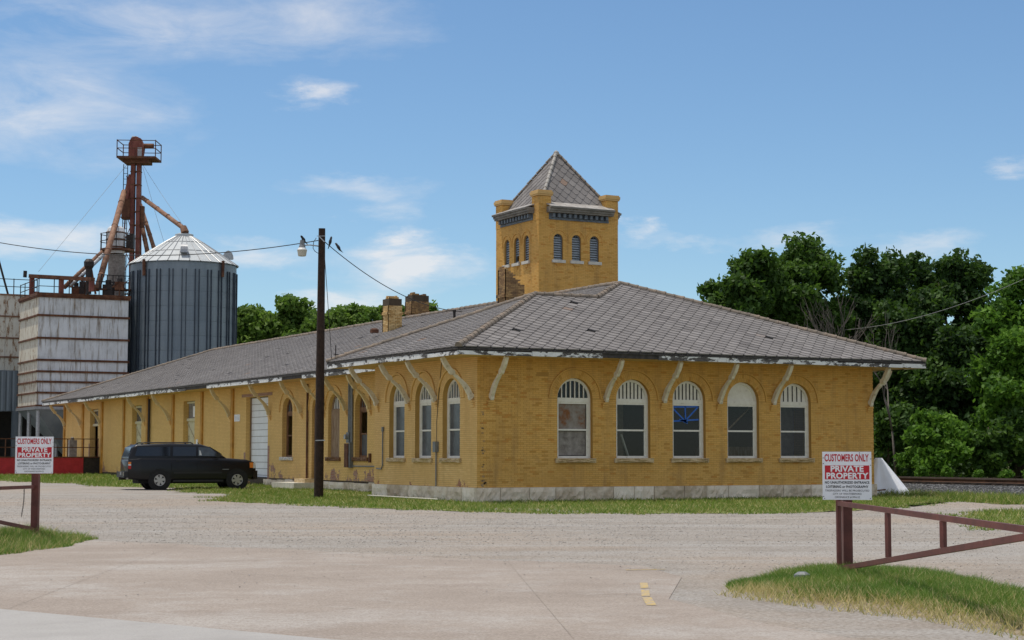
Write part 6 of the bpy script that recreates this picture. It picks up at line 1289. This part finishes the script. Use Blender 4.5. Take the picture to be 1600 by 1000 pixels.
tag(blades('verge_grass', VERGES['right_verge'], 9000, .15, .03, 'verge_blade', .4, 1.6), 'patchy grass at the right edge of the gravel lot', 'grass')
def crest(x, y): return .35 + 1.2 * sm(-.2, .9, edist(x, y, MOUND_R) if inpoly(x, y, MOUND_R) else -1)
ROADSIDE = [(-15.2, -41.0), (-14.5, -38.9), (-14.1, -37.0), (-14.2, -35.5), (-14.1, -33.8), (-14.2, -35.5), (-14.1, -37.0), (-14.5, -38.9)]
tag(blades('mound_grass', MOUND_R, 60000, .115, .011, 'grass_blade', .55, .28, thin=lambda x, y: .22 + .95 * sm(.15, 1.0, edist(x, y, ROADSIDE)), patch=.46, dryf=lambda x, y: .14 + .8 * (1 - sm(.25, 1.1, edist(x, y, ROADSIDE)))), 'green and straw coloured grass on the mound under the right gate', 'grass')
tag(blades('mound_grass', MOUND_L, 26000, .16, .014, 'grass_blade', .34, .3, patch=.46), 'tufted grass on the mound under the left gate', 'grass')
def pebbles():
    n = 26000; P = []; S = []; T = []
    while len(P) < n:
        d = random.uniform(18, 62) ** 1.0; px = random.uniform(-80, 1680); q = CAM + (FW * d) + RT * ((px - 800) / FPX * d); x, y = q.x, q.y
        if inb(x, y) or (x - -21.0) * .914 + (y + 33.2) * .405 < 0: continue
        on = (x + 12.2) * .914 + (y + 29.2) * .405 < -.3
        dl = (x + 12.2) * .914 + (y + 29.2) * .405
        if on and random.random() < (.93 if dl < -1.2 else .35): continue
        P.append((x, y, lot_z(x, y) + (.02 if on else .004))); S.append(random.choice((.006, .007, .009, .011, .013, .018)) * (.75 if d < 30 else 1.15) * random.uniform(.7, 1.2)); T.append(random.betavariate(3, 2))
    stones('loose_gravel', 'pebble', np.array(P), np.array(S), np.array(T))
pebbles()
m = MB(); m.tube([at(575, 774, 58.2), at(684, 780, 53.4)], .016, 6); tag(m.build('fallen_pipe', 'pale_stone'), 'pale pipe lying on the grass along the side foundation', 'pipe')
q = at(1254, 917, 20.6); stones_rock = MB(); stones_rock.lathe([(.02, -.03), (.11, .0), (.1, .05), (.05, .08)], (q.x, q.y, gz(q.x, q.y) + .03), 7); tag(stones_rock.build('rock', 'grey_box'), 'grey rock lying in the mound grass left of the gate', 'rock')
for k, (x, y, a) in enumerate(((1.0, 26.6, .3), (1.3, 25.6, 1.1), (.7, 25.9, -.4))): m = MB(); d = Vector((math.cos(a), math.sin(a), 0)); p = Vector((x, y, gz(x, y) + .08 + .04 * k)); m.bar(p - d * .8, p + d * .8, .12, .04); tag(m.build('scrap_board', 'weathered_board'), ('broken board lying lowest below the roll up door', 'broken board lying crosswise below the roll up door', 'broken board topmost in the heap below the roll up door')[k], 'board')

# ------------------------------------------------------------------ trees
def leaves(C, Rr, n, size, up=.35):
    """n leaf diamonds scattered in a clump (gaussian shell) -> verts (n,4,3)"""
    d = RNG.normal(size=(n, 3)); d /= np.linalg.norm(d, axis=1)[:, None]; p = C + d * (Rr * RNG.uniform(.25, 1.0, n) ** .6)[:, None] * np.array([1, 1, .75])
    nr = RNG.normal(size=(n, 3)) + d * .7 + np.array([0, 0, up]); nr /= np.linalg.norm(nr, axis=1)[:, None]; t = np.cross(nr, RNG.normal(size=(n, 3))); t /= np.linalg.norm(t, axis=1)[:, None]; b = np.cross(nr, t); s = size * RNG.uniform(.6, 1.35, n)[:, None]
    return np.stack([p - t * s, p + b * s * .55, p + t * s, p - b * s * .55], 1)
def tree(name, label, cat, base, blobs, mat, n=12000, size=.16, trunk=.2, clump=.5, group=None, bark='bark', lean=(0, 0), tb=0.0):
    """blobs: (dx,dy,z,r) crown lobes; clumps of leaves sit on lobe shells with gaps; limbs reach the lobes"""
    b = Vector((base[0], base[1], base[2] if len(base) > 2 else lot_z(base[0], base[1]))); t = thing(name, b, label, cat, group)
    vol = sum(r ** 2 for *_, r in blobs); V = []; T = []
    sub = []
    for dx, dy, z, r in blobs:                  # break each lobe into uneven boughs
        for _ in range(7): d = Vector((random.gauss(0, 1), random.gauss(0, 1), random.gauss(0, .8))).normalized() * r * random.uniform(.35, .8); sub.append((dx + d.x, dy + d.y, z + d.z, r * random.uniform(.3, .58)))
        sub.append((dx, dy, z, r * .6))
    vol = sum(r ** 2 for *_, r in sub)
    for dx, dy, z, r in sub:
        k = max(2, int(n * r * r / vol / 26))
        for _ in range(k):
            d = np.array([random.gauss(0, 1) for _ in range(3)]); d /= np.linalg.norm(d); d[2] *= .82; rad = r * random.uniform(.55, 1.06); C = np.array([b.x + dx, b.y + dy, b.z + z]) + d * rad
            if C[2] < b.z + .3: C[2] = b.z + .3 + random.random() * .4
            cr = clump * random.uniform(.6, 1.35); L = leaves(C, cr, 26, size); V.append(L); g = .42 + .16 * d[2] + random.gauss(0, .21) + tb; T.append(np.clip(g + RNG.normal(0, .08, 26), 0, 1))  # clumps on lobe tops lighter: light from above put into leaf tone
    V = np.concatenate(V); T = np.concatenate(T); k = len(V)
    arrays_obj('crown', mat, V.reshape(-1, 3), np.arange(k * 4).reshape(-1, 4), T, parent=t, loc=tuple(b), kind=None)
    zt = max(z + r * .4 for *_, z, r in blobs); zm = min(z for _, _, z, _ in blobs); m = MB(); top = b + Vector((lean[0], lean[1], zt * .8)); mid = b.lerp(top, .5) + Vector((random.uniform(-.2, .2), random.uniform(-.2, .2), 0))
    m.tube([b + Vector((0, 0, -.3)), b.lerp(mid, .5), mid, top], [trunk * 1.25, trunk, trunk * .75, trunk * .25], 8); tr = m.build('trunk', bark, t, smooth=True)
    for dx, dy, z, r in blobs:
        e = b + Vector((dx, dy, z)); s = b.lerp(top, min(.85, max(.25, (z - r) / max(zt, .1) * .8))); m = MB(); m.tube([s, s.lerp(e, .5) + Vector((0, 0, -.08 * r)), e, e + (e - s).normalized() * r * .5], [trunk * .5, trunk * .35, trunk * .2, trunk * .06], 6); m.build('limb', bark, t, smooth=True)
    return t
def crown(px, py, D, base, rpx): p = at(px, py, D); return (p.x - base[0], p.y - base[1], p.z, rpx * D / FPX)
def ptree(name, label, cat, bx, D, lobes, mat, **k):
    """lobes given as surveyed bearings (photo x, photo y, depth offset, radius in photo units)"""
    p = at(bx, 700, D); base = (p.x, p.y, 0.0 if D < 130 else .2); tree(name, label, cat, base, [crown(x, y, D + dd, base, r) for x, y, dd, r in lobes], mat, **k)
G = 'trees beyond the railway'
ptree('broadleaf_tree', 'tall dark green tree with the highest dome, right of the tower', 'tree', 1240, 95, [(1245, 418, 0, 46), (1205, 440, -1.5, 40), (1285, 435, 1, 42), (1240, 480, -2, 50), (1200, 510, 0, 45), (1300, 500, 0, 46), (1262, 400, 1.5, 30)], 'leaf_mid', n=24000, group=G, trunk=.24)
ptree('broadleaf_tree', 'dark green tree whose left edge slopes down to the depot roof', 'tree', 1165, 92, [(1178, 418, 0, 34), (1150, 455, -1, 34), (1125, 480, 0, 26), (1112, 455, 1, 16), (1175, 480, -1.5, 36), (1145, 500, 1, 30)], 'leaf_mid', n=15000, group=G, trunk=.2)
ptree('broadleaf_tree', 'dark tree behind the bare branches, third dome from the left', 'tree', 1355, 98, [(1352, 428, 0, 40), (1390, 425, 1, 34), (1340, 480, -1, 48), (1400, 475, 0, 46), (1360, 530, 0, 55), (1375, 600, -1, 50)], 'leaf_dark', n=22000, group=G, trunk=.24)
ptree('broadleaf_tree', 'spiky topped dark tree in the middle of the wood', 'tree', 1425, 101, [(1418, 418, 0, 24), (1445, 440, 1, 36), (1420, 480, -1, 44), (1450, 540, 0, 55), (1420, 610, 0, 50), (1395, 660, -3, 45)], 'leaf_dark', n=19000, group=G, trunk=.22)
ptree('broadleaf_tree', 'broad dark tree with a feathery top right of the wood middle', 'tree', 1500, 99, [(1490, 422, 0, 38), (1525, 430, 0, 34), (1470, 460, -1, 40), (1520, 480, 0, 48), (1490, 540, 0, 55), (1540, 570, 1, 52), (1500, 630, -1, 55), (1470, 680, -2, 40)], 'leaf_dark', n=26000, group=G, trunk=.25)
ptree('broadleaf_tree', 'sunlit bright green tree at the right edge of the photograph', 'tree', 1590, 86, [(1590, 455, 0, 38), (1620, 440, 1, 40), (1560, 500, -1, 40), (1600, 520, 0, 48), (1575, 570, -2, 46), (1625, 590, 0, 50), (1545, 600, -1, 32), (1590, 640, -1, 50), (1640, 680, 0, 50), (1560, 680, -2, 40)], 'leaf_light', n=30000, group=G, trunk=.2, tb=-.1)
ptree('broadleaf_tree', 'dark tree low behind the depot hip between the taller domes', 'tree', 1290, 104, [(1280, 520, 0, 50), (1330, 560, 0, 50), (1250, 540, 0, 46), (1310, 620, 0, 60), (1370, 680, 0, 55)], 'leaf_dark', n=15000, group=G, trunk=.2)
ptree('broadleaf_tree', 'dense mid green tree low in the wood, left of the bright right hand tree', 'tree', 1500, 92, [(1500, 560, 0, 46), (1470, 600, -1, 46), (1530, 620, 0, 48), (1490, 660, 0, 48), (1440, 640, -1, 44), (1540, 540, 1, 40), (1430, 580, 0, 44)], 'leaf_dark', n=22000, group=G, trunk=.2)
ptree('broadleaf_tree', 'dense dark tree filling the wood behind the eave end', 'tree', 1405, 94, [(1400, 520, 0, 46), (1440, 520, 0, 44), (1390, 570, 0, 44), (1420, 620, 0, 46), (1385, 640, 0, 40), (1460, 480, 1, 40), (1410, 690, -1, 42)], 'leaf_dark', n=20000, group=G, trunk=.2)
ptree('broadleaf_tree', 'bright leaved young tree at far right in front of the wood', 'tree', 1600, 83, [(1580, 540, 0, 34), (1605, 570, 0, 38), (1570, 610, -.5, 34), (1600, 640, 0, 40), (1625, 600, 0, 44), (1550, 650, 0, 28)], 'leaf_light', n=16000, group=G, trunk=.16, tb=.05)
GS = 'shrubs beside the railway'
ptree('leafy_shrub', 'bright green leafy bush beyond the rail, right of the white tarpaulin', 'shrub', 1455, 80, [(1450, 680, 0, 30), (1425, 712, 0, 24), (1480, 705, -.5, 30), (1455, 722, -1, 26), (1500, 690, 1, 30), (1440, 655, .5, 14), (1470, 660, 0, 18)], 'leaf_light', n=9500, size=.13, clump=.36, trunk=.08, group=GS, tb=.12)
ptree('leafy_shrub', 'darker green bush beyond the rail near the right edge', 'shrub', 1545, 81, [(1530, 700, 0, 34), (1565, 690, 0, 36), (1600, 705, 0, 34), (1550, 725, -.5, 24), (1590, 660, 1, 40), (1625, 690, 0, 40)], 'leaf_mid', n=11000, size=.13, clump=.38, trunk=.08, group=GS, tb=.02)
ptree('leafy_shrub', 'small green bush in the shade behind the depot corner', 'shrub', 1388, 84, [(1385, 665, 0, 22), (1378, 690, 0, 20), (1400, 640, 1, 16), (1405, 700, 0, 18)], 'leaf_mid', n=3600, size=.13, clump=.36, trunk=.07, group=GS, tb=.0)
ptree('leafy_shrub', 'low weeds trailing along the far rail', 'shrub', 1520, 77.5, [(1440, 738, 0, 7), (1480, 739, 0, 8), (1530, 740, 0, 8), (1570, 741, 0, 7), (1610, 741, 0, 8)], 'leaf_light', n=1600, size=.09, clump=.2, trunk=.02, group=GS)
def undergrowth():
    n = 5200; V = []; T = []
    for _ in range(n // 20):
        px, D = random.uniform(1350, 1750), random.uniform(83, 93); p = at(px, 700, D); z = random.random() ** 1.3 * 3.4; V.append(leaves(np.array([p.x, p.y, z + .1]), random.uniform(.5, .9), 46, .17)); T.append(np.clip(RNG.normal(.38 + .05 * z, .14, 46), 0, 1))
    V = np.concatenate(V); o = arrays_obj('undergrowth', 'leaf_dark', V.reshape(-1, 3), np.arange(len(V) * 4).reshape(-1, 4), np.concatenate(T)); tag(o, 'dark tangled undergrowth below the trees beyond the rails', 'undergrowth')
undergrowth()
def bare_tree(bx, by, D, H, label, seed, spread=.5, r0=.12):
    p = at(bx, by, D); b = Vector((p.x, p.y, 0)); t = thing('bare_tree', b, label, 'tree'); rs = random.Random(seed); acc = {0: MB(), 1: MB()}
    def grow(p, d, L, r, lv):
        q = p + d * L; mid = p.lerp(q, .5) + Vector((rs.uniform(-1, 1), rs.uniform(-1, 1), 0)) * L * .06; acc[0 if lv < 2 else 1].tube([p, mid, q], [r, r * .85, r * .68], 6 if lv < 2 else 4)
        if lv < 5:
            for _ in range(rs.choice((2, 3)) if lv < 4 else 2): nd = (d + Vector((rs.uniform(-1, 1), rs.uniform(-1, 1), rs.uniform(-.25, .6))) * spread).normalized(); grow(q, nd, L * rs.uniform(.58, .85), r * .62, lv + 1)
    grow(b, Vector((rs.uniform(-.1, .1), 0, 1)).normalized(), H, r0, 0)
    acc[0].build('trunk', 'grey_bark', t, smooth=True); acc[1].build('twigs', 'grey_bark', t, kind='stuff')
bare_tree(1270, 700, 88, 3.5, 'leafless grey tree rising behind the depot hip', 5, .62); bare_tree(1312, 700, 89, 3.2, 'second leafless grey tree, right of the first behind the hip', 9, .5)
bare_tree(1400, 735, 81, 2.6, 'thin crooked grey trunk in the shade behind the tarpaulin', 21, .45, .07)
GF = 'far trees behind the freight wing'
ptree('far_tree', 'leftmost far green tree beside the silo', 'tree', 395, 150, [(393, 500, 0, 26), (378, 520, 0, 22), (408, 530, -1, 30), (385, 545, 0, 30)], 'leaf_far', n=8000, size=.24, clump=.65, group=GF, trunk=.25)
ptree('far_tree', 'largest far tree with rounded crown left of the pole', 'tree', 452, 150, [(455, 495, 0, 26), (435, 510, 0, 24), (475, 505, 1, 24), (450, 530, -1, 30), (420, 540, 0, 28), (480, 530, 0, 24)], 'leaf_far', n=10000, size=.24, clump=.65, group=GF, trunk=.28)
ptree('far_tree', 'far tree with low wide crown right of the pole', 'tree', 525, 148, [(520, 502, 0, 22), (545, 500, 1, 20), (535, 520, 0, 28), (495, 515, 0, 22), (560, 515, 0, 18)], 'leaf_far', n=9000, size=.24, clump=.65, group=GF, trunk=.25, tb=.12)
ptree('far_tree', 'sparse far tree left of the yellow chimney', 'tree', 590, 160, [(575, 492, 0, 14), (595, 495, 1, 13), (605, 505, 0, 14), (580, 512, 0, 18), (560, 515, 0, 14)], 'leaf_far', n=2600, size=.22, clump=.5, group=GF, trunk=.2)
ptree('far_tree', 'far tree showing between and right of the two chimneys', 'tree', 655, 160, [(640, 490, 0, 18), (672, 486, 0, 11), (655, 500, 0, 16), (625, 500, 0, 16)], 'leaf_far', n=3600, size=.24, clump=.55, group=GF, trunk=.2)
def far_wood():
    n = 30000; a = RNG.uniform(R(-50), R(80), n); d = RNG.uniform(240, 330, n); X = CAM.x + np.sin(a + YAW) * d; Y = CAM.y + np.cos(a + YAW) * d; hmax = 6 + 2.5 * np.sin(a * 31) + 1.6 * np.sin(a * 77 + 1); Z = RNG.uniform(0, 1, n) ** .7 * hmax
    Lv = np.concatenate([leaves(np.array([[X[i], Y[i], Z[i]]])[0], 1.3, 4, .9) for i in range(0, n, 2)]); k = len(Lv)
    o = arrays_obj('far_wood', 'leaf_mid', Lv.reshape(-1, 3), np.arange(k * 4).reshape(-1, 4), np.clip(RNG.normal(.45, .18, k), 0, 1)); tag(o, 'distant low belt of woodland along the horizon', 'wood')
far_wood()
